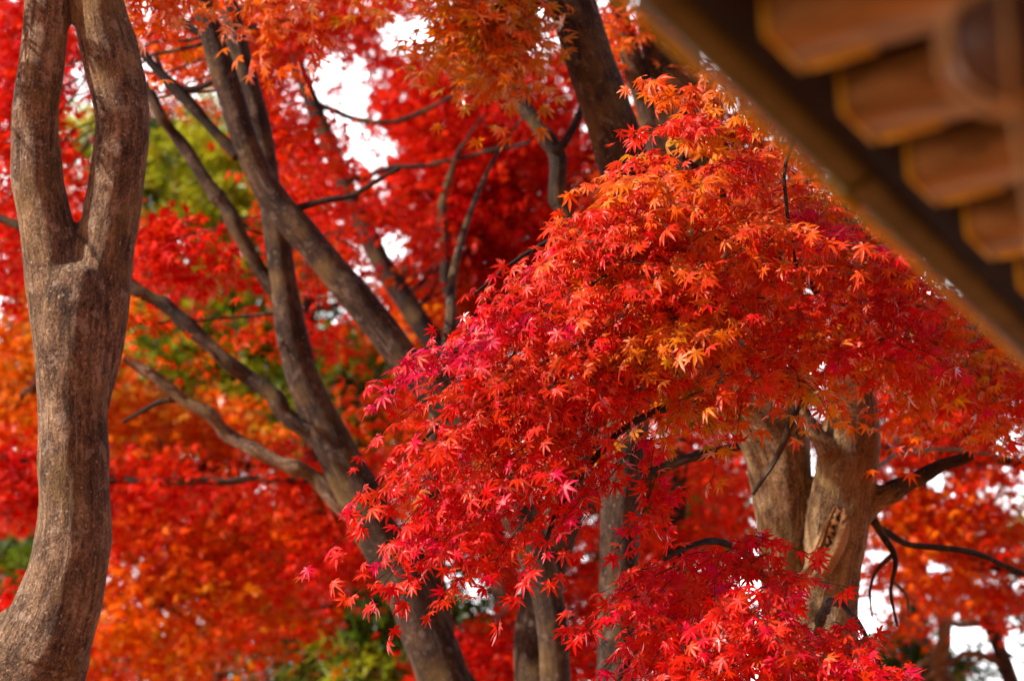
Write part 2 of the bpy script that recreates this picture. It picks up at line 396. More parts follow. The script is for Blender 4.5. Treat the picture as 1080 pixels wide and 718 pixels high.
def in_glade(pos, k=0.85):
    d = pos - CAM; f = d @ F_; x = 540 + FPX * (d @ R_) / f; y = 359 - FPX * (d @ U_) / f
    g = np.zeros(len(pos), bool)
    for gx, gy, ax, ay in GLADES: g |= ((x - gx) / ax) ** 2 + ((y - gy) / ay) ** 2 < rng.uniform(0.15, 1.6, len(pos))
    return g & (rng.uniform(0, 1, len(pos)) < k) & (f > 8.4)
def clouds(lv, blobs, shapes=MID, per=34, leaf=0.06, disc=0.26, upness=0.75):
    """blobs: (px, py, rx_px, ry_px, depth, depth_spread_m, sprays, tint, tint_sd)
    Each spray is a loose layered fan of leaves; sprays fill the blob's real volume."""
    for (px, py, rx, ry, d, dd, ns, tn, sd) in blobs:
        u = rng.normal(0, 1, (ns, 3)); u /= np.linalg.norm(u, axis=1)[:, None]; u *= rng.uniform(0, 1, (ns, 1)) ** (1 / 2.6)
        dep = d + u[:, 2] * dd
        c = Pv(px + u[:, 0] * rx, py + u[:, 1] * ry, dep)
        st = tn + rng.normal(0, sd, ns)
        dn = norm(np.array([0, 0, 1.0]) + rng.normal(0, 0.33, (ns, 3)))
        k = rng.poisson(per, ns)
        I = np.repeat(np.arange(ns), k); m = len(I)
        a = rng.uniform(0, 2 * np.pi, m); rr = disc * rng.uniform(0.5, 1.3, ns)[I] * np.sqrt(rng.uniform(0, 1, m))
        e1 = norm(np.cross(dn, np.array([0.2, 1, 0.1]))); e2 = np.cross(dn, e1)
        out = (np.cos(a)[:, None] * e1[I] + np.sin(a)[:, None] * e2[I])
        pos = c[I] + out * rr[:, None] + dn[I] * rng.normal(0, 0.03, m)[:, None] - np.array([0, 0, 1.0]) * (rr ** 2 * 0.9)[:, None]
        nr = dn[I] * upness + rng.normal(0, 0.42, (m, 3)) + np.array([0, -0.35, 0])
        tip = out + rng.normal(0, 0.5, (m, 3)) + np.array([0, 0, -0.5])
        g = ~in_gap(pos)
        if shapes is not NEED: g &= ~in_glade(pos)
        tt = st[I] + rng.normal(0, 0.045, m)
        lv.add(pos[g], nr[g], tip[g], (leaf * rng.uniform(0.7, 1.15, m))[g], tt[g], shapes)

class Twigs:
    def __init__(s): s.V = []; s.F = []; s.B = []; s.off = 0
    def add(s, pts, r0, r1):
        """pts (n,k,3) polylines -> 3-sided tapering twigs"""
        n, k, _ = pts.shape
        T = np.gradient(pts, axis=1); T /= np.linalg.norm(T, axis=2)[..., None] + 1e-9
        A = np.cross(T, np.array([0.13, 0.9, 0.4])); A /= np.linalg.norm(A, axis=2)[..., None] + 1e-9; B = np.cross(T, A)
        r = np.linspace(1, 0, k)[None, :, None, None] * (np.reshape(r0, (-1, 1, 1, 1)) - r1) + r1
        th = np.array([0, 2.094, 4.189])
        V = pts[:, :, None] + (np.cos(th)[:, None] * A[:, :, None] + np.sin(th)[:, None] * B[:, :, None]) * r
        base = (np.arange(n) * k * 3)[:, None, None] + (np.arange(k - 1) * 3)[None, :, None]
        j = np.arange(3)[None, None]; j2 = (j + 1) % 3
        Q = np.stack([base + j, base + j2, base + 3 + j2, base + 3 + j], -1).reshape(-1, 4)
        s.V.append(V.reshape(-1, 3)); s.F.append(Q + s.off); s.off += n * k * 3
    def build(s, name, mat, parent):
        V = np.vstack(s.V); return mesh_np(name, V, np.vstack(s.F), mat, parent, {'bark': V})

def spray_twigs(name, blobs, wpaths, mat, parent, seed=1, frac=0.3, r0=0.006):
    """thin side limbs that run from the wood out into the leaves"""
    rr = np.random.default_rng(seed); S = np.vstack([catmull(p, 0.08)[:, :3] for p in wpaths]); out = []
    for (px, py, rx, ry, d, dd, ns, tn, sd) in blobs:
        for _ in range(max(1, int(ns * frac))):
            u = rr.normal(0, 1, 3); u /= np.linalg.norm(u); u *= rr.uniform(0.3, 1)
            c = P(px + u[0] * rx, py + u[1] * ry, d + u[2] * dd)
            dist = np.linalg.norm(S - c, axis=1) + 0.9 * np.maximum(0, S[:, 2] - c[2])
            a = S[np.argmin(dist)]
            if np.linalg.norm(a - c) > 2.6: continue
            t = np.linspace(0, 1, 9)[:, None]; mid = (a + c) / 2 + np.array([0, 0, 0.12 * np.linalg.norm(a - c)]) + rr.normal(0, 0.06, 3) * np.linalg.norm(a - c)
            q = (1 - t) ** 2 * a + 2 * t * (1 - t) * mid + t ** 2 * c
            q[1:-1] += rr.normal(0, 0.009, (7, 3)) * np.linalg.norm(a - c)
            if in_gap(q, 1.0).sum() > 0: continue
            out.append(q)
    if out:
        n = len(out); rad = rr.uniform(0.6, 1.7, n) * r0
        for part in ([slice(i, i + 1) for i in range(n)] if n <= 100 else [slice(0, n)]):
            tw = Twigs(); tw.add(np.array(out)[part], rad[part], 0.0022); tw.build("branch" if n <= 100 else name, mat, parent)
def in_poly(x, y, poly):
    inside = np.zeros(len(x), bool); p = np.asarray(poly, float)
    for i in range(len(p)):
        x1, y1 = p[i]; x2, y2 = p[i - 1]
        c = ((y1 > y) != (y2 > y)) & (x < (x2 - x1) * (y - y1) / (y2 - y1 + 1e-9) + x1); inside ^= c
    return inside
def boughs(lv, tw, poly, ntw, depth, spread, hub, tint, sd, length=0.26, pairs=7, leaf=0.048, droop=0.5, shapes=HERO, dfun=None, tfun=None, keep=None, per=6, fan=0.085):
    """leafy drooping sprays, laid in layers inside an outline with real depth; each is a fan of twigs growing away from hub (px,py,depth)"""
    p = np.asarray(poly, float); na = max(1, ntw // per); A_ = []
    tries = 0
    while len(A_) < na and tries < 4000:
        tries += 1
        cx_ = rng.uniform(p[:, 0].min(), p[:, 0].max(), 14); cy_ = rng.uniform(p[:, 1].min(), p[:, 1].max(), 14)
        ok = in_poly(cx_, cy_, poly)
        if keep is not None: ok &= keep(cx_, cy_)
        if not ok.any(): continue
        cx_, cy_ = cx_[ok], cy_[ok]
        if A_:
            q = np.array(A_); dd_ = np.sqrt(((cx_[:, None] - q[None, :, 0]) / 1.6) ** 2 + (cy_[:, None] - q[None, :, 1]) ** 2).min(1); b = int(dd_.argmax())
        else: b = 0
        A_.append((cx_[b], cy_[b]))
    A_ = np.array(A_); I = np.repeat(np.arange(len(A_)), per); n = len(I)
    ax, ay = A_[I, 0], A_[I, 1]
    ad = (np.full(len(A_), depth) if dfun is None else dfun(A_[:, 0], A_[:, 1])) + rng.uniform(-1, 1, len(A_)) * spread
    H = P(*hub)
    s0 = Pv(ax, ay, ad[I])
    ao = norm(Pv(A_[:, 0], A_[:, 1], ad) - H + rng.normal(0, 0.15, (len(A_), 3))); ao[:, 2] = 0; ao = norm(ao)[I]
    sw = np.cross(ao, [0, 0, 1.0]); off = np.clip(rng.normal(0, 1, (n, 2)), -1.4, 1.4) * fan
    s0 = s0 + ao * off[:, :1] + sw * off[:, 1:] + np.array([0, 0, 1.0]) * (rng.normal(0, 0.016, (n, 1)) - np.abs(off[:, 1:]) * 0.35 - off[:, :1] * 0.35)
    x, y = ax, ay
    out = norm(s0 - H + rng.normal(0, 0.22, (n, 3)))
    out[:, 2] *= 0.6; out = norm(out + np.array([0, 0, 0.05]))
    K = 7; ln = length * rng.uniform(0.6, 1.25, n)
    t = np.linspace(0, 1, K)
    side = norm(np.cross(out, [0, 0, 1.0])) * rng.normal(0, 0.12, (n, 1))
    pts = s0[:, None] + out[:, None] * (t[None, :, None] - 0.5) * ln[:, None, None] * 1 - np.array([0, 0, 1.0]) * (droop * (t ** 2)[None, :, None] * ln[:, None, None]) + side[:, None] * (t ** 2)[None, :, None]
    pts[:, :, 2] += 0.35 * droop * ln[:, None]
    tw.add(pts, np.full(n, 0.0016), 0.0007)
    base_t = (tint if tfun is None else tfun(x, y)) + rng.normal(0, sd, len(A_))[I] + rng.normal(0, 0.03, n)
    for q in range(pairs):
        f = (q + 0.7) / pairs
        fi = f * (K - 1); i0 = int(min(K - 2, fi)); w = fi - i0
        c = pts[:, i0] * (1 - w) + pts[:, i0 + 1] * w
        tan = norm(pts[:, i0 + 1] - pts[:, i0])
        sd_ = norm(np.cross(tan, [0, 0, 1.0]) + 1e-6)
        for sg in (-1, 1):
            if q == pairs - 1 and sg == 1: dirv = tan
            else: dirv = norm(tan * 0.5 + sd_ * sg * 0.9)
            dirv = norm(dirv + rng.normal(0, 0.3, (n, 3)) + np.array([0, 0, -0.15]))
            pet = rng.uniform(0.012, 0.035, n)
            j = c + dirv * pet[:, None]
            pp = np.stack([c, (c + j) / 2 + np.array([0, 0, 0.002]), j], 1)
            tw.add(pp, np.full(n, 0.0007), 0.0005)
            nr = np.array([-0.25, -0.52, 0.55]) + rng.normal(0, 0.46, (n, 3)) + out * 0.25
            tip = dirv * 0.8 + np.array([0, 0, -0.75]) + rng.normal(0, 0.28, (n, 3))
            lv.add(j, nr, tip, leaf * rng.uniform(0.62, 1.12, n), base_t + rng.normal(0, 0.07, n), shapes)

# ------------------------------------------------------------------ ground
def build_ground():
    n = 90; g = np.linspace(-1, 1, n); g = np.sign(g) * np.abs(g) ** 2.2 * 600
    X, Y = np.meshgrid(g, g)
    Z = 0 * X
    far = np.clip((np.hypot(X, Y) - 40) / 300, 0, 1)
    Z = far * 3 * np.sin(X * 0.01 + 1) * np.cos(Y * 0.013)
    V = np.stack([X, Y, Z], -1).reshape(-1, 3)
    i = np.arange(n - 1)[:, None] * n + np.arange(n - 1)[None]; i = i.ravel()
    Q = np.stack([i, i + 1, i + n + 1, i + n], -1)
    m, N, L = nmat("leaf_strewn_ground")
    tc = N("ShaderNodeTexCoord"); a = N("ShaderNodeTexNoise"); a.inputs['Scale'].default_value = 0.6; a.inputs['Detail'].default_value = 6
    vo = N("ShaderNodeTexVoronoi"); vo.inputs['Scale'].default_value = 16
    c1 = N("ShaderNodeValToRGB"); ramp(c1, [(0.3, (0.16, 0.11, 0.06)), (0.5, (0.30, 0.22, 0.13)), (0.7, (0.12, 0.15, 0.05))])
    c2 = N("ShaderNodeValToRGB"); ramp(c2, [(0.0, (0.55, 0.04, 0.015)), (0.5, (0.6, 0.18, 0.02)), (1.0, (0.35, 0.14, 0.05))])
    mr = N("ShaderNodeMapRange"); mr.inputs[1].default_value = 0.42; mr.inputs[2].default_value = 0.5; b = N("ShaderNodeTexNoise"); b.inputs['Scale'].default_value = 3; b.inputs['Detail'].default_value = 8
    mx = N("ShaderNodeMixRGB"); bs = N("ShaderNodeBsdfPrincipled"); bs.inputs['Roughness'].default_value = 0.9; o = N("ShaderNodeOutputMaterial")
    sp = N("ShaderNodeSeparateColor")
    L(tc.outputs['Object'], a.inputs[0]); L(tc.outputs['Object'], vo.inputs[0]); L(tc.outputs['Object'], b.inputs[0])
    L(a.outputs[0], c1.inputs[0]); L(vo.outputs['Color'], sp.inputs[0]); L(sp.outputs[0], c2.inputs[0]); L(b.outputs[0], mr.inputs[0])
    L(mr.outputs[0], mx.inputs[0]); L(c1.outputs[0], mx.inputs[1]); L(c2.outputs[0], mx.inputs[2]); L(mx.outputs[0], bs.inputs['Base Color']); L(bs.outputs[0], o.inputs[0])
    o_ = mesh_np("ground", V, Q, m); o_['kind'] = 'structure'
build_ground()

def base_of(path): return (float(path[0][0]), float(path[0][1]), 0.0)

# ================================================================== TREES
# ---- forked maple on the left
dA = 5.7
pA = to_ground([(18, 760, 66), (34, 715, 58), (58, 650, 47), (72, 605, 42), (78, 560, 40), (78, 500, 37), (77, 440, 37), (78, 370, 41), (82, 320, 43), (84, 285, 36)], dA, lean=(-0.1, 0.1))
tA = thing("maple_tree", "mottled grey-brown maple trunk that forks into two smooth limbs", "tree", base_of(pA), "maple trees")
wood("trunk", [pA,
     nodes3([(74, 420, 30), (66, 345, 33), (56, 282, 31), (44, 215, 28), (40, 185, 27), (38, 150, 25.5), (38, 115, 25), (45, 60, 24), (50, 0, 23), (56, -70, 22), (60, -200, 20), (40, -420, 14)], dA),
     nodes3([(84, 420, 30), (96, 350, 35), (107, 285, 33), (119, 215, 30), (123, 190, 29), (127, 160, 29), (129, 120, 29), (117, 58, 31), (103, 5, 28), (92, -50, 26), (100, -160, 23), (160, -380, 16)], dA + 0.02),
     nodes3([(56, 655, 36), (22, 668, 30, dA), (-30, 720, 34), (-60, 800, 36)], dA)], M_BARK, tA, voxel=0.0085, seg=28, rough=0.035, seed=1)
for k, p in enumerate([[(40, -60, 10), (-10, -140, 9), (-120, -260, 7, 6.2)], [(150, -330, 12), (230, -430, 9), (330, -560, 6, 5.2)], [(45, -380, 12), (-60, -520, 8), (-180, -640, 5, 6.5)],
                       [(118, -150, 9), (190, -190, 6, 5.8), (260, -150, 4, 6.1), (290, -60, 2.5, 6.3)]]):
    branch("branch", nodes3(p, dA), M_BARK, tA, seed=30 + k)
lvA = Leaves()
clouds(lvA, [(162, -8, 22, 24, 6.6, 0.3, 8, 0.45, 0.07), (285, 0, 24, 22, 6.9, 0.3, 6, 0.47, 0.05),
             (60, -230, 190, 80, 6.3, 0.8, 24, 0.5, 0.08), (-200, -160, 180, 150, 6.0, 1.0, 22, 0.6, 0.08), (-60, -420, 300, 160, 6.2, 1.4, 60, 0.6, 0.08), (300, -260, 200, 120, 6.4, 0.8, 26, 0.5, 0.08)], shapes=HERO, leaf=0.05, per=26, disc=0.2)
lvA.build("crown", M_LEAF, tA)

# ---- leaning maple with the torn branch
dB = 8.3
pB = to_ground([(492, 790, 32), (468, 718, 29), (448, 660, 27), (428, 612, 26), (402, 570, 25), (382, 530, 24), (362, 492, 23), (345, 455, 21), (322, 405, 18), (308, 355, 17), (299, 300, 15), (292, 250, 14), (284, 200, 13), (275, 140, 12.5), (262, 88, 12), (248, 35, 11), (234, -30, 10), (210, -120, 6)], dB, lean=(0.35, 0.1))
tB = thing("maple_tree", "leaning brown maple with a torn pale branch sweeping down beside the orange foliage", "tree", base_of(pB), "maple trees")
wood("trunk", [pB, nodes3([(462, 690, 20), (456, 620, 15), (455, 570, 12), (457, 500, 10.5), (462, 430, 9), (474, 350, 7, 8.3), (478, 290, 5.5, 8.5), (494, 230, 4.2, 8.7), (520, 170, 3.2, 9.0), (560, 110, 2.4, 9.2)], dB + 0.05)], M_BARK2, tB, voxel=0.012, rough=0.04, seed=2)
for k, (p, m) in enumerate([([(368, 500, 10), (335, 468, 9), (300, 430, 8.5), (250, 390, 8), (200, 345, 7.5), (150, 305, 7), (80, 262, 6), (0, 230, 5), (-120, 190, 4)], M_BARK2),
                            ([(392, 560, 9), (362, 533, 10), (320, 498, 8), (280, 478, 7), (230, 450, 8), (195, 420, 7), (160, 396, 6), (118, 372, 5), (40, 330, 4)], M_BARK),
                            ([(302, 320, 8), (274, 285, 8), (244, 232, 7.5), (216, 192, 7), (186, 140, 6), (150, 90, 6), (100, 30, 4)], M_BARK2),
                            ([(196, 421, 5), (165, 425, 3), (130, 445, 2)], M_BARKD)]):
    b = branch("branch", nodes3(p, dB), m, tB, seed=50 + k)
    if k == 1:
        b['label'] = "broken branch with bark torn back to pale wood"
        branch("torn_wood", nodes3([(283, 481, 2.4), (320, 503, 3.6), (345, 521, 4.2), (368, 541, 4.4), (386, 553, 2)], dB - 0.05), M_TORN, b, seed=4, wob=0.35).location = -0 * Vector((0, 0, 0))
lvB = Leaves()
second_blobs = [(185, 262, 42, 28, 8.8, 0.4, 24, 0.72, 0.05), (262, 318, 26, 20, 9.0, 0.4, 5, 0.62, 0.06), (310, 120, 44, 60, 9.2, 0.5, 22, 0.64, 0.07), (215, 60, 35, 40, 9.2, 0.4, 10, 0.5, 0.08),
             (330, 20, 90, 40, 9.2, 0.7, 34, 0.66, 0.06), (120, 330, 40, 25, 8.4, 0.3, 5, 0.5, 0.08), (0, 130, 60, 130, 9.4, 0.7, 60, 0.75, 0.06), (-330, -120, 160, 190, 5.0, 0.6, 16, 0.6, 0.08), (190, -70, 180, 70, 9.0, 0.9, 40, 0.6, 0.08)]  # far-left sprays near the camera are unseen, added to dapple the forked trunk
clouds(lvB, second_blobs, leaf=0.056)
lvB.build("crown", M_LEAF_DEEP, tB)
spray_twigs("twigwork", second_blobs, [pB], M_BARKD, tB, seed=66, frac=0.12, r0=0.007)

# ---- slanting maple behind it, its limb crossing to the upper left
dC = 7.9
pC = to_ground([(592, 800, 18), (586, 720, 17), (582, 650, 17), (566, 590, 18), (535, 520, 19), (492, 450, 19), (458, 412, 19), (428, 380, 18), (385, 325, 17.5), (335, 265, 17), (290, 212, 16), (262, 160, 15), (243, 100, 14.5), (226, 45, 13), (212, 0, 12), (190, -70, 10), (150, -200, 6)], dC, lean=(0.2, 0.2))
tC = thing("maple_tree", "slanting dark maple limb crossing diagonally to the upper left below the sky gap", "tree", base_of(pC), "maple trees")
wood("trunk", [pC], M_BARK2, tC, voxel=0.014, rough=0.05, seed=3)
for k, p in enumerate([[(252, 165, 7), (225, 138, 6), (190, 98, 5.5), (155, 60, 5), (120, 10, 4)], [(300, 225, 4), (340, 214, 3.5), (372, 206, 3), (420, 178, 2.5)], [(222, 40, 5), (190, 20, 4), (150, -20, 3)], [(235, 80, 4), (205, 95, 3.4), (180, 90, 2.6), (165, 60, 2)]]):
    branch("branch", nodes3(p, dC), M_BARKD, tC, seed=60 + k)
lvC = Leaves()
third_blobs = [(340, 190, 30, 26, 10.2, 0.5, 10, 0.68, 0.06), (355, 290, 40, 24, 10.5, 0.5, 9, 0.55, 0.08), (340, 355, 22, 22, 10.2, 0.4, 6, 0.66, 0.05), (450, 480, 50, 50, 10.5, 0.5, 14, 0.55, 0.08), (400, 418, 36, 16, 10.6, 0.4, 7, 0.5, 0.06),
             (240, 355, 50, 12, 10.4, 0.4, 5, 0.5, 0.07), (420, 245, 40, 18, 10.5, 0.5, 8, 0.68, 0.06)]
clouds(lvC, third_blobs, leaf=0.058)
lvC.build("crown", M_LEAF_DEEP, tC)
spray_twigs("twigwork", third_blobs, [pC], M_BARKD, tC, seed=67, frac=0.25, r0=0.007)

# ---- deep red maple filling the upper middle
dG = 12.0
pG = to_ground([(560, 800, 15), (545, 700, 15), (520, 560, 14), (490, 450, 13), (463, 372, 12.5), (436, 330, 12), (404, 280, 11.5), (376, 225, 11), (352, 165, 10), (330, 110, 9), (306, 45, 8), (292, -20, 7), (280, -120, 4)], dG, lean=(0.3, 0))
tG = thing("maple_tree", "deep red maple behind the sky gap, its dark limb slanting beneath the bright opening", "tree", base_of(pG), "maple trees")
wood("trunk", [pG], M_BARKD, tG, voxel=0.02, rough=0.05, seed=4)
for k, p in enumerate([[(350, 165, 5), (372, 186, 4), (410, 178, 3), (470, 170, 2.4), (560, 150, 2)], [(480, 420, 7), (476, 340, 6.5), (472, 290, 6), (466, 235, 5), (472, 190, 3.5), (490, 150, 2), (512, 120, 1)], [(330, 110, 4), (400, 130, 3), (460, 110, 2.4), (540, 60, 2)]]):
    branch("branch", nodes3(p, dG), M_BARKD, tG, seed=70 + k)
lvG = Leaves()
deep_blobs = [(500, 150, 100, 65, 13.0, 0.9, 190, 0.72, 0.05), (470, 90, 70, 45, 13.2, 0.8, 80, 0.70, 0.05), (440, 225, 70, 40, 12.8, 0.7, 80, 0.73, 0.05), (530, 240, 70, 40, 13, 0.7, 80, 0.72, 0.06), (380, 20, 90, 30, 13.4, 0.7, 40, 0.68, 0.07), (300, 140, 40, 60, 14.2, 0.7, 50, 0.70, 0.06), (480, 300, 50, 40, 13, 0.6, 34, 0.58, 0.08),
             (620, 60, 90, 60, 13.4, 0.9, 56, 0.66, 0.06), (440, 330, 30, 25, 12.7, 0.4, 10, 0.55, 0.07), (510, 415, 70, 50, 12.4, 0.6, 60, 0.66, 0.07), (640, 400, 60, 60, 12.6, 0.6, 40, 0.68, 0.07), (250, 470, 40, 24, 12.6, 0.6, 14, 0.5, 0.07), (560, 330, 90, 60, 13.2, 0.8, 50, 0.62, 0.07), (640, 180, 70, 70, 13.5, 0.8, 50, 0.68, 0.05),
             (320, 230, 30, 30, 13.6, 0.8, 12, 0.66, 0.07), (400, 10, 60, 14, 13.4, 0.5, 10, 0.7, 0.06), (520, -60, 260, 50, 13, 1.2, 60, 0.68, 0.07), (300, 60, 30, 60, 13.8, 0.5, 14, 0.6, 0.08)]
clouds(lvG, deep_blobs, leaf=0.066, per=30, disc=0.32)
lvG.build("crown", M_LEAF_DEEP, tG)
spray_twigs("twigwork", deep_blobs, [pG], M_BARKD, tG, seed=71, frac=0.16, r0=0.007)

# ---- tall leaning maple rising to the eave
dD = 7.2
pD = to_ground([(648, 800, 23), (650, 718, 22), (652, 620, 21), (656, 520, 21.5), (664, 430, 23), (672, 340, 25), (675, 270, 26), (670, 215, 27), (655, 160, 27), (638, 110, 26), (620, 58, 25.5), (602, 0, 26), (582, -70, 24), (560, -200, 18), (540, -360, 10)], dD, lean=(0.05, 0.2))
tD = thing("maple_tree", "tall smooth leaning maple trunk with orange-yellow leaves beside it at the top", "tree", base_of(pD), "maple trees")
wood("trunk", [pD], M_BARK2, tD, voxel=0.011, rough=0.035, seed=5)
for k, p in enumerate([[(660, 350, 9), (625, 300, 9), (595, 255, 9), (588, 205, 9), (586, 165, 9.5), (566, 132, 9), (540, 100, 8), (512, 55, 7.5), (492, 15, 6.5), (465, -30, 5), (420, -120, 3)],
                       [(672, 507, 8), (695, 496, 6), (725, 484, 5.5), (775, 470, 5), (840, 440, 4)], [(586, 162, 6), (600, 140, 4), (640, 60, 3, 7.6)], [(610, 30, 5), (560, 0, 4, 7.0), (520, 10, 2.4, 6.8)],
                       [(645, 560, 3.4), (638, 520, 3.2), (637, 480, 3), (634, 455, 2)], [(702, 230, 10), (700, 205, 9), (720, 190, 7), (745, 170, 5), (775, 150, 3)]]):
    branch("branch", nodes3(p, dD if k != 0 else dD + 0.6), M_BARKD, tD, seed=80 + k)
lvD = Leaves(); 
clouds(lvD, [(514, 36, 30, 32, 6.9, 0.3, 22, 0.35, 0.06), (500, 10, 36, 18, 7.0, 0.3, 10, 0.37, 0.05), (536, 72, 16, 14, 6.9, 0.2, 5, 0.34, 0.05), (470, -60, 150, 50, 6.9, 0.6, 30, 0.42, 0.06),
             (620, 330, 70, 60, 8.2, 0.5, 24, 0.6, 0.07), (640, 20, 22, 40, 8.5, 0.4, 8, 0.5, 0.05)], shapes=HERO, leaf=0.05, per=26, disc=0.2)
lvD.build("crown", M_LEAF, tD)

# ---- maple behind that, its crown hidden by the eave
dH = 8.6
pH = to_ground([(562, 800, 24), (564, 718, 22), (568, 640, 21), (584, 575, 20), (604, 520, 20), (622, 460, 21), (645, 390, 21), (672, 300, 22), (692, 220, 23), (702, 160, 26), (708, 90, 32), (706, 20, 31), (712, -60, 28), (730, -220, 18)], dH, lean=(0, 0.2))
tH = thing("maple_tree", "curving brown maple whose dark double stem meets the eave", "tree", base_of(pH), "maple trees")
wood("trunk", [pH, nodes3([(698, 190, 12), (686, 130, 12), (670, 75, 11.5), (655, 20, 10), (640, -60, 8)], dH - 0.1)], M_BARK2, tH, voxel=0.013, rough=0.06, seed=6)
branch("branch", nodes3([(706, 175, 7), (722, 168, 5), (760, 150, 4), (800, 120, 3)], dH), M_BARKD, tH, seed=91)
lvH = Leaves()
clouds(lvH, [(740, 110, 50, 40, 8.8, 0.5, 24, 0.5, 0.07), (900, 240, 80, 60, 9, 0.6, 40, 0.5, 0.07), (980, 330, 70, 50, 9, 0.6, 34, 0.5, 0.07), (820, 160, 80, 50, 9, 0.6, 34, 0.5, 0.07), (720, 200, 60, 60, 8.6, 0.6, 44, 0.48, 0.07), (800, 230, 80, 80, 8.6, 0.6, 60, 0.5, 0.07), (860, 320, 80, 60, 8.8, 0.6, 36, 0.5, 0.07), (770, 330, 70, 50, 8.8, 0.6, 34, 0.58, 0.07), (700, 400, 60, 40, 9, 0.5, 16, 0.66, 0.06)], leaf=0.056)
lvH.build("crown", M_LEAF, tH)

# ---- the twin-stemmed maple on the right: carries the sharp foreground foliage
dE = 6.4
pE1 = to_ground([(842, 800, 40), (838, 720, 32), (830, 650, 27), (828, 595, 27), (828, 545, 31), (824, 490, 35), (812, 450, 36), (786, 412, 35), (758, 372, 30), (735, 325, 26), (720, 270, 22), (715, 200, 18, 6.8), (700, 100, 12, 7.2)], dE + 0.12, lean=(0.12, 0.1))
pE2 = to_ground([(862, 800, 42), (868, 720, 37), (872, 650, 33), (878, 600, 30), (885, 545, 32), (892, 495, 31), (898, 445, 29), (900, 395, 22), (904, 350, 20), (915, 300, 18), (935, 250, 16), (960, 180, 13), (990, 80, 10)], dE, lean=(0.05, 0.12))
tE = thing("maple_tree", "twin-stemmed tan maple with torn bark, carrying the sharp crimson and orange foliage", "tree", base_of(pE1), "maple trees")
wood("trunk", [pE1, pE2, nodes3([(874, 478, 12), (862, 458, 9), (851, 440, 7), (843, 424, 5.5), (838, 412, 4)], dE - 0.06),
     nodes3([(905, 545, 16), (920, 528, 14), (948, 516, 11)], dE)], M_TAN, tE, voxel=0.0095, seg=24, rough=0.06, seed=8)
# torn strip of wood down the right stem
torn = [nodes3([(884, 530, 4), (875, 550, 9), (868, 570, 11), (860, 590, 10), (850, 606, 8), (838, 630, 4)], dE - 0.10), nodes3([(890, 536, 3), (888, 556, 7), (880, 578, 8), (868, 600, 7)], dE - 0.095), nodes3([(893, 543, 2), (890, 552, 4), (888, 566, 3)], dE - 0.10)]
wood("torn_bark", torn, M_TORN, tE, voxel=0.004, seg=10, rough=0.5, seed=9)
for k, (p, dd) in enumerate([([(930, 526, 11), (955, 514, 9.5), (985, 499, 8), (1010, 486, 6.5), (1024, 478, 5.5)], 0), ([(905, 400, 12), (940, 386, 10), (975, 370, 8.5), (1012, 352, 8), (1060, 330, 6), (1110, 300, 4)], 0.15),
                       ([(904, 330, 10), (920, 305, 10), (938, 282, 9), (918, 258, 7), (900, 235, 5), (885, 205, 3)], -0.1), ([(915, 540, 5), (934, 566, 3.8), (944, 590, 3), (940, 625, 2), (946, 660, 1)], 0.1), ([(942, 584, 2.6), (925, 600, 2), (918, 622, 1.4), (920, 650, 0.8)], 0.1), ([(941, 612, 2), (955, 628, 1.6), (958, 650, 1)], 0.1), ([(905, 500, 3, 6.9), (960, 476, 2.6, 7.4), (1010, 474, 2.2, 7.6), (1085, 486, 1.6, 7.8)], 0), ([(928, 558, 3.6), (960, 571, 3.4), (1000, 577, 3.4), (1040, 588, 3), (1090, 608, 2.2)], 0.5),
                       ([(849, 420, 3.4), (839, 432, 3.3), (829, 462, 3), (812, 492, 2.8), (795, 522, 2.2)], -0.25), ([(840, 140, 2.4), (827, 178, 2.2), (829, 215, 2.0), (834, 250, 1.6), (842, 285, 0.9)], -1.35),
                       ([(840, 420, 6), (870, 392, 6), (890, 380, 7)], 0.2), ([(640, 290, 2), (595, 320, 1.7), (560, 355, 1.4), (530, 385, 1.0)], -1.4), ([(760, 400, 8, 6.3), (720, 330, 7, 5.8), (670, 265, 6, 5.3), (620, 240, 3.2, 5.3), (560, 265, 2.2, 5.2), (500, 310, 1.4, 5.1)], 0),
                       ([(740, 340, 7, 6.1), (690, 330, 5.5, 5.5), (600, 370, 3.2, 5.35), (500, 420, 2, 5.2), (430, 480, 1.2, 5.1)], 0), ([(770, 390, 7, 6.2), (730, 420, 5, 5.6), (660, 450, 4, 5.2), (600, 520, 2.8, 5.05), (570, 590, 2, 5)], 0),
                       ([(745, 350, 6, 6.2), (770, 260, 5, 5.8), (760, 200, 3.6, 5.5), (720, 165, 2.4, 5.3)], 0), ([(900, 350, 6, 6.3), (850, 290, 5, 5.9), (800, 260, 3.4, 5.6), (750, 250, 2.2, 5.4)], 0),
                       ([(850, 700, 6, 6.3), (800, 600, 5, 5.6), (750, 570, 3.4, 5.3), (700, 590, 2.4, 5.1)], 0), ([(860, 720, 6, 6.3), (870, 640, 5, 5.6), (900, 650, 3, 5.1), (930, 700, 2, 5)], 0)]):
    branch("branch", nodes3(p, dE + dd), M_BARK if k in (5, 6) else M_BARKD, tE, seg=8, seed=100 + k)
lvE, twE = Leaves(), Twigs()
hub = (800, 330, 6.0)
dome = [(690, 178), (640, 196), (600, 218), (560, 250), (512, 285), (482, 318), (462, 345), (438, 385), (412, 425), (408, 462), (385, 492), (398, 512), (402, 548), (398, 592), (425, 585), (440, 545), (470, 520),
        (520, 500), (560, 470), (600, 440), (640, 430), (680, 420), (730, 400), (720, 330), (710, 250)]
def tf_dome(x, y):      # outside edge crimson, its pink sky sheen put into the colour; orange within
    return 1.0 - 0.38 * np.clip((x - 465 + (y - 300) * 0.45 - 20) / 120, 0, 1) + 0.06 * np.sin(x * 0.05 + y * 0.03)
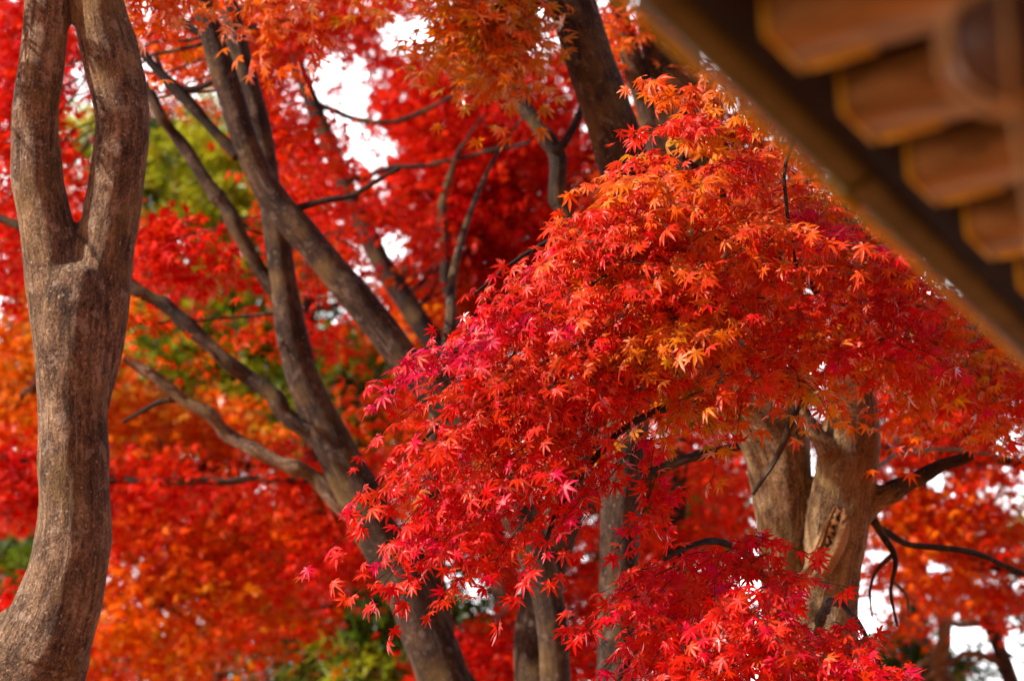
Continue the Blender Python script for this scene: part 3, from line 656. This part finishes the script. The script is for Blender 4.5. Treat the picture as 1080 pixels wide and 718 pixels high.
dome = [(720 + (x - 720) * (0.86 if y < 400 else 0.76), y - 12 + 16 * (y < 330)) for x, y in dome]
boughs(lvE, twE, dome, 222, 5.0, 0.16, hub, 0.6, 0.07, keep=lambda x, y: rng.uniform(0, 1, len(x)) > 0.97 * np.exp(-((x - 658) / 42) ** 2 - ((y - 330) / 90) ** 2) + 0.85 * np.exp(-((x - 590) / 30) ** 2 - ((y - 430) / 50) ** 2), leaf=0.037, dfun=lambda x, y: 4.9 + 0.35 * np.clip((x - 450) / 270, 0, 1), tfun=tf_dome)
lower = [(530, 460), (600, 430), (645, 440), (650, 480), (640, 530), (600, 560), (560, 575), (515, 560), (505, 530), (510, 500)]
boughs(lvE, twE, lower, 36, 5.05, 0.16, hub, 0.74, 0.05, leaf=0.039)
upper = [(690, 178), (705, 125), (725, 85), (800, 115), (870, 170), (950, 240), (1010, 310), (930, 370), (860, 390), (800, 400), (730, 410), (700, 330), (680, 250)]
boughs(lvE, twE, upper, 252, 5.5, 0.3, (880, 420, 6.3), 0.5, 0.12, leaf=0.039, dfun=lambda x, y: 5.25 + 0.4 * np.clip((x - 700) / 250, 0, 1), tfun=lambda x, y: 0.56 - 0.13 * np.sin(x * 0.028 + 1.1) * np.cos(y * 0.03) )
boughs(lvE, twE, [(700, 390), (800, 395), (850, 395), (840, 425), (780, 430), (735, 430), (690, 440), (670, 420)], 12, 5.3, 0.2, (780, 330, 6), 0.42, 0.12, leaf=0.04, per=3)
boughs(lvE, twE, [(920, 310), (1000, 330), (1100, 390), (1100, 450), (1000, 430), (930, 410), (905, 370)], 110, 6.0, 0.3, (920, 300, 6.3), 0.54, 0.08, leaf=0.045, shapes=MID)
clus = [(725, 585), (755, 572), (795, 575), (795, 605), (780, 635), (825, 672), (870, 665), (905, 672), (925, 710), (940, 770), (760, 770), (745, 715), (690, 665), (672, 632), (700, 600)]
holes = lambda x, y: ((x - 755) / 26) ** 2 + ((y - 660) / 40) ** 2 > 1
boughs(lvE, twE, clus, 120, 5.15, 0.2, (830, 560, 6.1), 0.74, 0.035, leaf=0.041, keep=holes, dfun=lambda x, y: 4.8 + 0.3 * np.clip((860 - x) / 150, 0, 1))
lvE.build("crown", M_LEAF, tE); twE.build("twigwork", M_BARKD, tE)
print("hero tris", sum(len(f) for f in lvE.F))

# ---- orange maple low on the left
def backtree(label, d, stem, blobs, leaf=0.066, per=30, disc=0.32, limbs=(), bark=M_BARKD, shapes=MID, seed=11, name="maple_tree", mat=M_LEAF_DEEP, group="maple trees", rough=0.05):
    p = to_ground(stem, d)
    t = thing(name, label, "tree", base_of(p), group)
    wood("trunk", [p], bark, t, voxel=0.022, seg=14, rough=rough, seed=seed)
    for k, l in enumerate(limbs): branch("branch", nodes3(l, d), bark, t, seed=seed * 7 + k)
    lv = Leaves(); clouds(lv, blobs, shapes=shapes, leaf=leaf, per=per, disc=disc); lv.build("crown", mat, t)
    spray_twigs("twigwork", blobs, [p] + [nodes3(l, d) for l in limbs], bark, t, seed=seed, frac=0.22, r0=0.009 * d / 12)
    return t
backtree("broad orange maple filling the space low behind the forked trunk", 12.5,
    [(-90, 800, 20), (-60, 600, 17), (-40, 420, 14), (-30, 250, 8)],
    [(60, 440, 130, 45, 12.6, 1.0, 80, 0.40, 0.06), (220, 445, 70, 32, 12.8, 0.8, 34, 0.42, 0.06), (30, 350, 70, 40, 12.6, 0.7, 24, 0.38, 0.07), (200, 640, 160, 75, 12.4, 1.2, 95, 0.46, 0.08), (300, 560, 90, 40, 12.6, 0.9, 60, 0.55, 0.07),
     (60, 690, 120, 40, 12.4, 0.9, 40, 0.52, 0.06), (165, 560, 70, 36, 12.2, 0.7, 44, 0.56, 0.06)],
    limbs=[[(-40, 480, 8), (40, 405, 6), (42, 345, 5), (75, 300, 3)], [(-50, 520, 8), (0, 455, 7), (42, 402, 5), (90, 380, 3)], [(-50, 560, 6), (80, 520, 5), (200, 495, 4), (340, 490, 3)], [(-60, 640, 7), (100, 640, 5), (220, 590, 4), (290, 565, 4), (350, 530, 3)], [(150, 640, 4), (210, 600, 3), (250, 520, 2)]], seed=12, leaf=0.078, per=24)
backtree("scarlet maple behind the forked trunk, red layers low beside the bark", 10.6,
    [(-160, 800, 20), (-130, 600, 17), (-110, 300, 13), (-80, 60, 8)],
    [(15, 500, 55, 36, 10.8, 0.6, 44, 0.74, 0.05), (150, 505, 90, 18, 10.9, 0.6, 30, 0.68, 0.06), (330, 505, 60, 26, 11.0, 0.6, 28, 0.66, 0.06), (370, 590, 40, 34, 11.0, 0.5, 28, 0.72, 0.05), (20, 30, 60, 60, 10.6, 0.6, 40, 0.72, 0.05), (0, 270, 40, 50, 10.5, 0.6, 22, 0.74, 0.05), (15, 630, 20, 12, 10.4, 0.3, 4, 0.72, 0.04), (80, 230, 30, 60, 10.9, 0.5, 20, 0.68, 0.06)],
    limbs=[[(-100, 440, 6), (0, 480, 5), (120, 505, 4), (330, 505, 3)], [(-110, 300, 6), (-40, 270, 4), (60, 250, 3)]], seed=13, leaf=0.06)
backtree("bright red maple low between the middle trunks", 11.2,
    [(700, 800, 14), (705, 680, 13), (715, 540, 10), (720, 440, 6)],
    [(530, 690, 70, 32, 11.2, 0.7, 46, 0.72, 0.05), (610, 690, 50, 40, 11.0, 0.6, 34, 0.72, 0.05), (720, 660, 45, 60, 10.8, 0.6, 46, 0.74, 0.04), (740, 560, 50, 36, 11.2, 0.6, 20, 0.62, 0.07), (600, 600, 50, 40, 11.4, 0.5, 20, 0.72, 0.05), (500, 520, 60, 60, 11.6, 0.7, 44, 0.66, 0.08), (600, 470, 60, 60, 11.6, 0.7, 40, 0.64, 0.08), (720, 460, 50, 30, 11.4, 0.5, 16, 0.66, 0.07), (790, 400, 40, 40, 11.4, 0.5, 14, 0.62, 0.07), (740, 500, 40, 16, 11.2, 0.4, 6, 0.55, 0.07)],
    limbs=[[(705, 690, 6), (640, 680, 4), (540, 700, 3)], [(712, 560, 5), (640, 540, 4), (540, 500, 3)]], seed=14, leaf=0.06)
backtree("orange-red maple against the white sky beyond the twin stems", 11.8,
    [(1150, 800, 18), (1140, 600, 15), (1120, 400, 11), (1110, 200, 6)],
    [(1000, 440, 90, 34, 11.8, 0.8, 46, 0.62, 0.07), (1010, 385, 90, 30, 11.6, 0.8, 46, 0.66, 0.06), (980, 545, 55, 30, 11.6, 0.6, 26, 0.55, 0.06), (1050, 560, 50, 26, 11.8, 0.6, 22, 0.56, 0.06), (950, 600, 45, 20, 11.6, 0.4, 14, 0.54, 0.05), (1045, 625, 45, 18, 11.9, 0.4, 14, 0.57, 0.05), (1000, 480, 90, 60, 12.6, 0.6, 34, 0.6, 0.06), (1040, 590, 70, 30, 12.6, 0.5, 18, 0.57, 0.06), (980, 640, 50, 16, 12.4, 0.4, 8, 0.56, 0.05), (940, 480, 26, 36, 11.6, 0.4, 12, 0.58, 0.06),
     (1060, 320, 60, 40, 11.6, 0.6, 26, 0.62, 0.05), (1010, 450, 110, 50, 12.8, 0.6, 70, 0.64, 0.06), (980, 560, 90, 50, 12.9, 0.6, 50, 0.6, 0.06), (770, 470, 50, 60, 12.6, 0.6, 44, 0.66, 0.06), (880, 430, 60, 60, 12.8, 0.6, 40, 0.66, 0.06), (1020, 500, 26, 14, 11.6, 0.3, 5, 0.6, 0.05)],
    limbs=[[(1130, 500, 6), (1080, 487, 5.5), (1000, 478, 5), (930, 470, 4)], [(1135, 620, 5), (1060, 600, 4), (980, 575, 3), (930, 552, 2)]], seed=15, leaf=0.058)

backtree("deep red maple farthest back behind the slanting limbs", 16.0,
    [(330, 800, 12), (335, 600, 11), (325, 400, 9), (330, 200, 6)],
    [(420, 120, 150, 120, 16.2, 1.2, 150, 0.74, 0.06), (560, 200, 150, 150, 16.4, 1.2, 120, 0.73, 0.06), (470, 330, 120, 60, 16.2, 1.0, 60, 0.64, 0.08), (330, 30, 90, 50, 16.4, 1, 40, 0.68, 0.07), (430, 560, 130, 60, 16.2, 1.0, 60, 0.68, 0.07), (620, 560, 120, 100, 16.4, 1.0, 80, 0.72, 0.06), (720, 260, 90, 160, 16.6, 1.0, 70, 0.66, 0.07)],
    seed=17, leaf=0.095, disc=0.42)
backtree("dusky red and orange maple farthest back behind the forked trunk", 15.5,
    [(60, 800, 12), (55, 600, 11), (65, 400, 9), (60, 200, 6)],
    [(20, 60, 70, 90, 15.6, 1.0, 40, 0.78, 0.06), (30, 240, 70, 80, 15.6, 1.0, 26, 0.62, 0.1), (60, 400, 110, 50, 15.6, 1.2, 30, 0.42, 0.08), (160, 520, 170, 40, 15.8, 1.0, 26, 0.66, 0.08), (150, 650, 170, 70, 15.8, 1.2, 34, 0.48, 0.09), (190, 40, 60, 50, 15.8, 1, 22, 0.62, 0.1), (160, 280, 50, 34, 15.6, 0.7, 16, 0.70, 0.06)],
    seed=18, leaf=0.095, disc=0.42)

# ---- bare grey branches low on the right
tJ = thing("bare_tree", "bare grey tree with forking branches against the white sky, low beyond the twin stems", "tree", tuple(P(1080, 718, 14) * [1, 1, 0]))
pJ = to_ground([(1090, 800, 13), (1066, 718, 10), (1048, 670, 8), (1032, 635, 6.5), (1010, 590, 4), (1000, 540, 2)], 14)
wood("trunk", [pJ], M_BARKD, tJ, voxel=0.02, seg=12, rough=0.05, seed=16)
for k, l in enumerate([[(1058, 700, 5), (1030, 690, 4), (990, 700, 4), (960, 725, 3)], [(1048, 675, 5), (1075, 640, 4), (1100, 600, 2)], [(1040, 655, 4), (1010, 660, 3), (985, 640, 3), (975, 600, 2)], [(1000, 720, 7), (990, 680, 8), (985, 640, 7), (975, 600, 4)], [(1000, 700, 4), (960, 670, 3), (950, 630, 2)],
                       [(1020, 700, 3), (1060, 690, 2.5), (1090, 705, 2)], [(985, 690, 3), (965, 710, 3), (940, 730, 3)], [(990, 660, 3), (1020, 640, 2), (1060, 632, 1.5)]]):
    branch("branch", nodes3(l, 14), M_BARK, tJ, seed=200 + k, wob=0.3)

# ---- evergreens beyond
def evergreen(label, d, x0, top, blobs, seed, n_leaf=0.10, mat=M_GREEN, r=14):
    return backtree(label, d, [(x0, 800, r), (x0 + 3, 500, r * 0.85), (x0 - 2, top + 60, r * 0.4), (x0, top, 3)], blobs, leaf=n_leaf, per=40, disc=0.6, shapes=NEED, seed=seed, rough=0.05, name="evergreen_tree", mat=mat, group="evergreen trees beyond the maples")
evergreen("yellow-green tree seen between the forked trunk and the slanting limb", 19, 225, 130,
    [(235, 185, 60, 80, 19, 1.6, 90, 0.80, 0.20), (175, 370, 50, 30, 18.6, 1.0, 30, 0.6, 0.2), (250, 310, 50, 40, 18.6, 1.0, 30, 0.6, 0.2), (170, 180, 50, 70, 19.6, 1.2, 60, 0.25, 0.2), (200, 330, 90, 70, 19.5, 1.6, 90, 0.62, 0.25), (270, 400, 70, 60, 19, 1.4, 50, 0.62, 0.22), (85, 125, 30, 60, 19, 1.2, 14, 0.75, 0.12), (300, 250, 50, 70, 19.5, 1, 34, 0.5, 0.25)], 21)
evergreen("green tree showing behind the leaning maple's upright limb", 18, 385, 320,
    [(385, 400, 50, 60, 18, 1.4, 80, 0.55, 0.22), (350, 460, 60, 30, 18.5, 1.2, 20, 0.4, 0.2), (440, 420, 30, 60, 18, 1, 14, 0.3, 0.15), (480, 290, 30, 20, 18, 0.6, 4, 0.6, 0.1)], 22)
evergreen("dark green tree low behind the leaning maple's base", 16, 400, 560,
    [(395, 660, 70, 60, 16, 1.2, 90, 0.26, 0.2), (390, 700, 26, 20, 15.4, 0.6, 10, 0.6, 0.1), (520, 650, 50, 50, 16.5, 1.0, 24, 0.4, 0.15), (300, 640, 60, 50, 16.5, 1, 24, 0.3, 0.15)], 23)
evergreen("green bushy tree showing beside the thin branch between the middle trunks", 17, 712, 470,
    [(708, 520, 40, 44, 17, 1.0, 60, 0.6, 0.12), (690, 620, 50, 60, 17.4, 1.0, 30, 0.35, 0.12)], 24)
evergreen("dark green tree at the low edge beyond the bare branches", 18, 965, 640,
    [(965, 690, 40, 40, 18, 0.9, 34, 0.45, 0.16), (1040, 660, 60, 40, 18, 0.8, 12, 0.3, 0.16), (1075, 560, 24, 40, 19, 0.8, 10, 0.5, 0.15)], 25)
evergreen("dark evergreen behind the forked trunk at the low edge", 20, 30, 380,
    [(20, 590, 60, 60, 20, 1.2, 46, 0.3, 0.15), (130, 470, 120, 90, 20.5, 1.2, 80, 0.2, 0.1), (330, 600, 90, 60, 20.5, 1, 30, 0.2, 0.1), (200, 690, 160, 40, 20.5, 1, 40, 0.2, 0.1), (60, 300, 80, 120, 21, 1.5, 60, 0.3, 0.2), (250, 560, 120, 50, 20.5, 1.2, 50, 0.2, 0.12)], 26)

# ================================================================== EAVE
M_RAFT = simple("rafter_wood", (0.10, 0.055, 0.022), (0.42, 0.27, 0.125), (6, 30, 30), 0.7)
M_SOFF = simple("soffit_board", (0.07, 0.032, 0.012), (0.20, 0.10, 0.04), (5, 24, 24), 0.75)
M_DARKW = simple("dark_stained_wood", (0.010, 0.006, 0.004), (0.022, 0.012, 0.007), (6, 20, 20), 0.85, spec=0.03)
M_OCHRE = simple("ochre_paint_lit_edge", (0.42, 0.27, 0.008), (0.70, 0.50, 0.015), (20, 20, 20), 0.5, 0.1)  # paint of the tips, also sunlight's colour on the edge and gutter strips
M_GUTT = simple("weathered_ochre_gutter", (0.04, 0.030, 0.004), (0.13, 0.105, 0.005), (12, 12, 30), 0.5, 0.15)
M_TILE = simple("grey_roof_tile", (0.05, 0.05, 0.055), (0.11, 0.11, 0.115), (10, 10, 10), 0.6)
AZ = R(30.7)
E = np.array([math.sin(AZ), math.cos(AZ), 0.0])                  # along the eave, away from the camera
Hn = np.array([math.cos(AZ), -math.sin(AZ), 0.0])                # towards the building
SL = R(1.5)
In = Hn * math.cos(SL) + np.array([0, 0, math.sin(SL)])          # up the roof slope
Up = -Hn * math.sin(SL) + np.array([0, 0, math.cos(SL)])
EK = 0.76                                                       # size of the eave's timbers
O = P(888, 118, 2.3 * EK)                                             # bottom tip corner of one rafter
def box(a0, a1, b0, b1, c0, c1, A=E, B=In, C_=Up, o=None):
    k_ = EK if o is None else 1.0
    o = O if o is None else o
    a0, a1, b0, b1, c0, c1 = [v * k_ for v in (a0, a1, b0, b1, c0, c1)]
    V = [o + A * a + B * b + C_ * c for a in (a0, a1) for b in (b0, b1) for c in (c0, c1)]
    return np.array(V), np.array([(0, 1, 3, 2), (4, 6, 7, 5), (0, 4, 5, 1), (2, 3, 7, 6), (0, 2, 6, 4), (1, 5, 7, 3)])
import bmesh
def bevel_obj(ob, w):
    bm = bmesh.new(); bm.from_mesh(ob.data); bmesh.ops.recalc_face_normals(bm, faces=bm.faces)
    bmesh.ops.bevel(bm, geom=bm.edges[:], offset=w, segments=2, affect='EDGES'); bm.to_mesh(ob.data); bm.free()
def boxobj(name, args, mat, parent, bev=0.003, **kw):
    V, F = box(*args, **kw); o = mesh_np(name, V, F, mat, parent); bevel_obj(o, bev); return o
roof = thing("eave", "weathered wooden eave with ochre rafter tips and a gutter along its edge", "eave", tuple(O * [1, 1, 0] + Hn * 1.6))
SP = 0.2
for k in range(-8, 16):
    a = k * SP
    r_ = boxobj("rafter", (a, a + 0.09, 0.0, 2.2, 0, 0.055), M_RAFT, roof)
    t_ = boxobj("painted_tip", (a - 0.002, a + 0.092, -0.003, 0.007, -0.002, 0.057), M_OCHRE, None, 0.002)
    e_ = boxobj("lit_edge", (a + 0.074, a + 0.0925, 0.009, 0.085, -0.003, 0.008), M_OCHRE, None, 0.002); e_.parent = r_; e_.location = -Vector(roof.location)  # added strip whose ochre stands for sun on the rafter's lower edge
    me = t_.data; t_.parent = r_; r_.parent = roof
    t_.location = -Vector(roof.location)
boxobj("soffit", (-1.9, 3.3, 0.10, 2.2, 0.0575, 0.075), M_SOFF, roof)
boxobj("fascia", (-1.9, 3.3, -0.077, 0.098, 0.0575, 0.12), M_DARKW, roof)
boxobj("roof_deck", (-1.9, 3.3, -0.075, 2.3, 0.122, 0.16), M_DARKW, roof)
# tiled top: ridges running up the slope
Vt, Ft, of = [], [], 0
nx = 26 * 8
aa = np.linspace(-1.95, 3.35, nx); bb = np.linspace(-0.07, 2.4, 24)
AA, BB = np.meshgrid(aa, bb, indexing='ij')
zz = 0.185 + 0.02 * np.abs(np.sin(AA * math.pi / 0.2)) + 0.012 * ((BB * 4.4) % 1)
V = O + (AA[..., None] * E + BB[..., None] * In + zz[..., None] * Up) * EK
i = (np.arange(nx - 1)[:, None] * 24 + np.arange(23)[None]).ravel()
mesh_np("tiled_roof", V.reshape(-1, 3), np.stack([i, i + 24, i + 25, i + 1], -1), M_TILE, roof)
# half-round gutter hung outside the rafter tips
def gutter(a0, a1, r0, cb, cc, name, mat, parent, thick=0.004):
    th = np.radians(np.linspace(180, 360, 17)); prof = [(math.cos(t) * r0, math.sin(t) * r0) for t in th] + [(math.cos(t) * (r0 - thick), math.sin(t) * (r0 - thick)) for t in th[::-1]]
    m = len(prof); V = []
    for a in np.linspace(a0, a1, 40):
        for (b, c) in prof: V.append(O + (E * a + Hn * (cb + b) + np.array([0, 0, cc + c])) * EK)
    i = np.arange(39)[:, None] * m; j = np.arange(m)[None]; j2 = (j + 1) % m
    Q = np.stack([i + j, i + m + j, i + m + j2, i + j2], -1).reshape(-1, 4)
    caps = [np.array([[0 * m + q, 0 * m + q + 1, m - 2 - q, m - 1 - q] for q in range(16)]), np.array([[39 * m + m - 1 - q, 39 * m + m - 2 - q, 39 * m + q + 1, 39 * m + q] for q in range(16)])]
    return mesh_np(name, np.array(V), [Q] + caps, mat, parent, smooth=True)
GB, GC, GR = -0.108, 0.080, 0.029
gt = gutter(-1.9, 3.3, GR, GB, GC, "gutter", M_GUTT, roof)
rim = boxobj("lit_rim", (-1.9, 3.3, GB - 0.024, GB - 0.010, GC - 0.042, GC - 0.031), M_OCHRE, roof, 0.004, A=E, B=Hn, C_=np.array([0, 0, 1.0]))  # added strip; its ochre stands for sunlight along the gutter's lower rim
for a in (0.30, 1.9, -1.2):
    gj = gutter(a, a + 0.05, GR + 0.006, GB, GC, "gutter_joint", M_GUTT, None, 0.0055); gj.parent = gt; gj.location = -Vector(roof.location)
# beam, posts and wall under the roof, out of the picture to the right
Z = np.array([0, 0, 1.0])
hb = O[2] + math.sin(SL) * 1.3 - 0.005
oG = O * [1, 1, 0] + Hn * 1.3
boxobj("beam", (-1.4, 2.4, 0, 0.16, hb - 0.22, hb - 0.01), M_DARKW, roof, 0.006, A=E, B=Hn, C_=Z, o=oG)
for a in (-1.3, 0.6, 2.2):
    boxobj("post", (a, a + 0.15, 0.005, 0.155, 0, hb - 0.223), M_DARKW, roof, 0.008, A=E, B=Hn, C_=Z, o=oG)
boxobj("wall", (-1.35, 2.35, 0.3, 0.38, 0, hb + 0.1), M_SOFF, roof, 0.004, A=E, B=Hn, C_=Z, o=oG)

# ---- round globe hanging from the eave
GD = 1.75 * EK
gc = P(1062, 52, GD); gr = 62 * GD / FPX
m, N, L = nmat("smoked_glass")
bs = N("ShaderNodeBsdfPrincipled"); bs.inputs['Base Color'].default_value = (0.10, 0.06, 0.05, 1); bs.inputs['Roughness'].default_value = 0.12; bs.inputs['Transmission Weight'].default_value = 0.1; bs.inputs['IOR'].default_value = 1.2
tcn = N("ShaderNodeTexCoord"); no = N("ShaderNodeTexNoise"); no.inputs['Scale'].default_value = 14; bp = N("ShaderNodeBump"); bp.inputs['Strength'].default_value = 0.3
L(tcn.outputs['Object'], no.inputs[0]); L(no.outputs[0], bp.inputs['Height']); L(bp.outputs[0], bs.inputs['Normal'])
o = N("ShaderNodeOutputMaterial"); L(bs.outputs[0], o.inputs[0]); M_GLASS = m
M_ROPE = simple("hemp_cord", (0.30, 0.19, 0.09), (0.50, 0.34, 0.18), (60, 60, 200), 0.9)
lamp = thing("hanging_globe", "smoky brown glass globe slung in cords beneath the wooden eave", "hanging ornament", tuple(gc))
def sphere(c, r, nu=48, nv=28):
    u = np.linspace(0, 2 * np.pi, nu, endpoint=False); v = np.linspace(0.02, np.pi - 0.02, nv)
    X = r * np.sin(v)[:, None] * np.cos(u); Y = r * np.sin(v)[:, None] * np.sin(u); Zz = r * np.cos(v)[:, None] * np.ones(nu)
    V = np.stack([X, Y, Zz], -1).reshape(-1, 3) + c
    i = np.arange(nv - 1)[:, None] * nu; j = np.arange(nu)[None]; j2 = (j + 1) % nu
    Q = np.stack([i + j, i + nu + j, i + nu + j2, i + j2], -1).reshape(-1, 4)
    V = np.vstack([V, c + [0, 0, r], c - [0, 0, r]]); k = nu * nv; jj = np.arange(nu)
    return V, [Q, np.stack([jj, (jj + 1) % nu, np.full(nu, k)], -1), np.stack([(nv - 1) * nu + (jj + 1) % nu, (nv - 1) * nu + jj, np.full(nu, k + 1)], -1)]
V, F = sphere(gc, gr); mesh_np("globe", V, F, M_GLASS, lamp, smooth=True)
def cord(pts, r, name):
    c = catmull([[*p, r] for p in pts], 0.01); V, Q, T, _ = tube(c, 8); return mesh_np(name, V, [Q, T], M_ROPE, lamp, smooth=True)
for rot in (0.3, 1.35, 2.4):
    ring = [gc + (gr + 0.003) * np.array([math.cos(rot) * math.sin(t), math.sin(rot) * math.sin(t), math.cos(t)]) for t in np.linspace(0, 2 * math.pi, 25)]
    cord(ring, 0.0022, "net_cord")
vd = (gc - CAM) / np.linalg.norm(gc - CAM); e1 = np.cross(vd, [0, 0, 1.0]); e1 /= np.linalg.norm(e1); e2 = np.cross(e1, vd)
cord([gc + (gr + 0.003) * (math.cos(t) * e1 + math.sin(t) * e2) for t in np.linspace(0, 2 * math.pi, 25)], 0.0035, 'rim_cord')
topz = gc + np.array([0, 0, gr])
for sx in (-0.03, 0.03): cord([topz, topz + np.array([sx * 0.6, 0, 0.08]), topz + np.array([sx, 0, 0.26])], 0.0022, "hanging_cord")
botz = gc - np.array([0, 0, gr]); cord([botz, botz + [0.004, 0, -0.04], botz + [0.012, 0, -0.16]], 0.0028, "tail_cord")
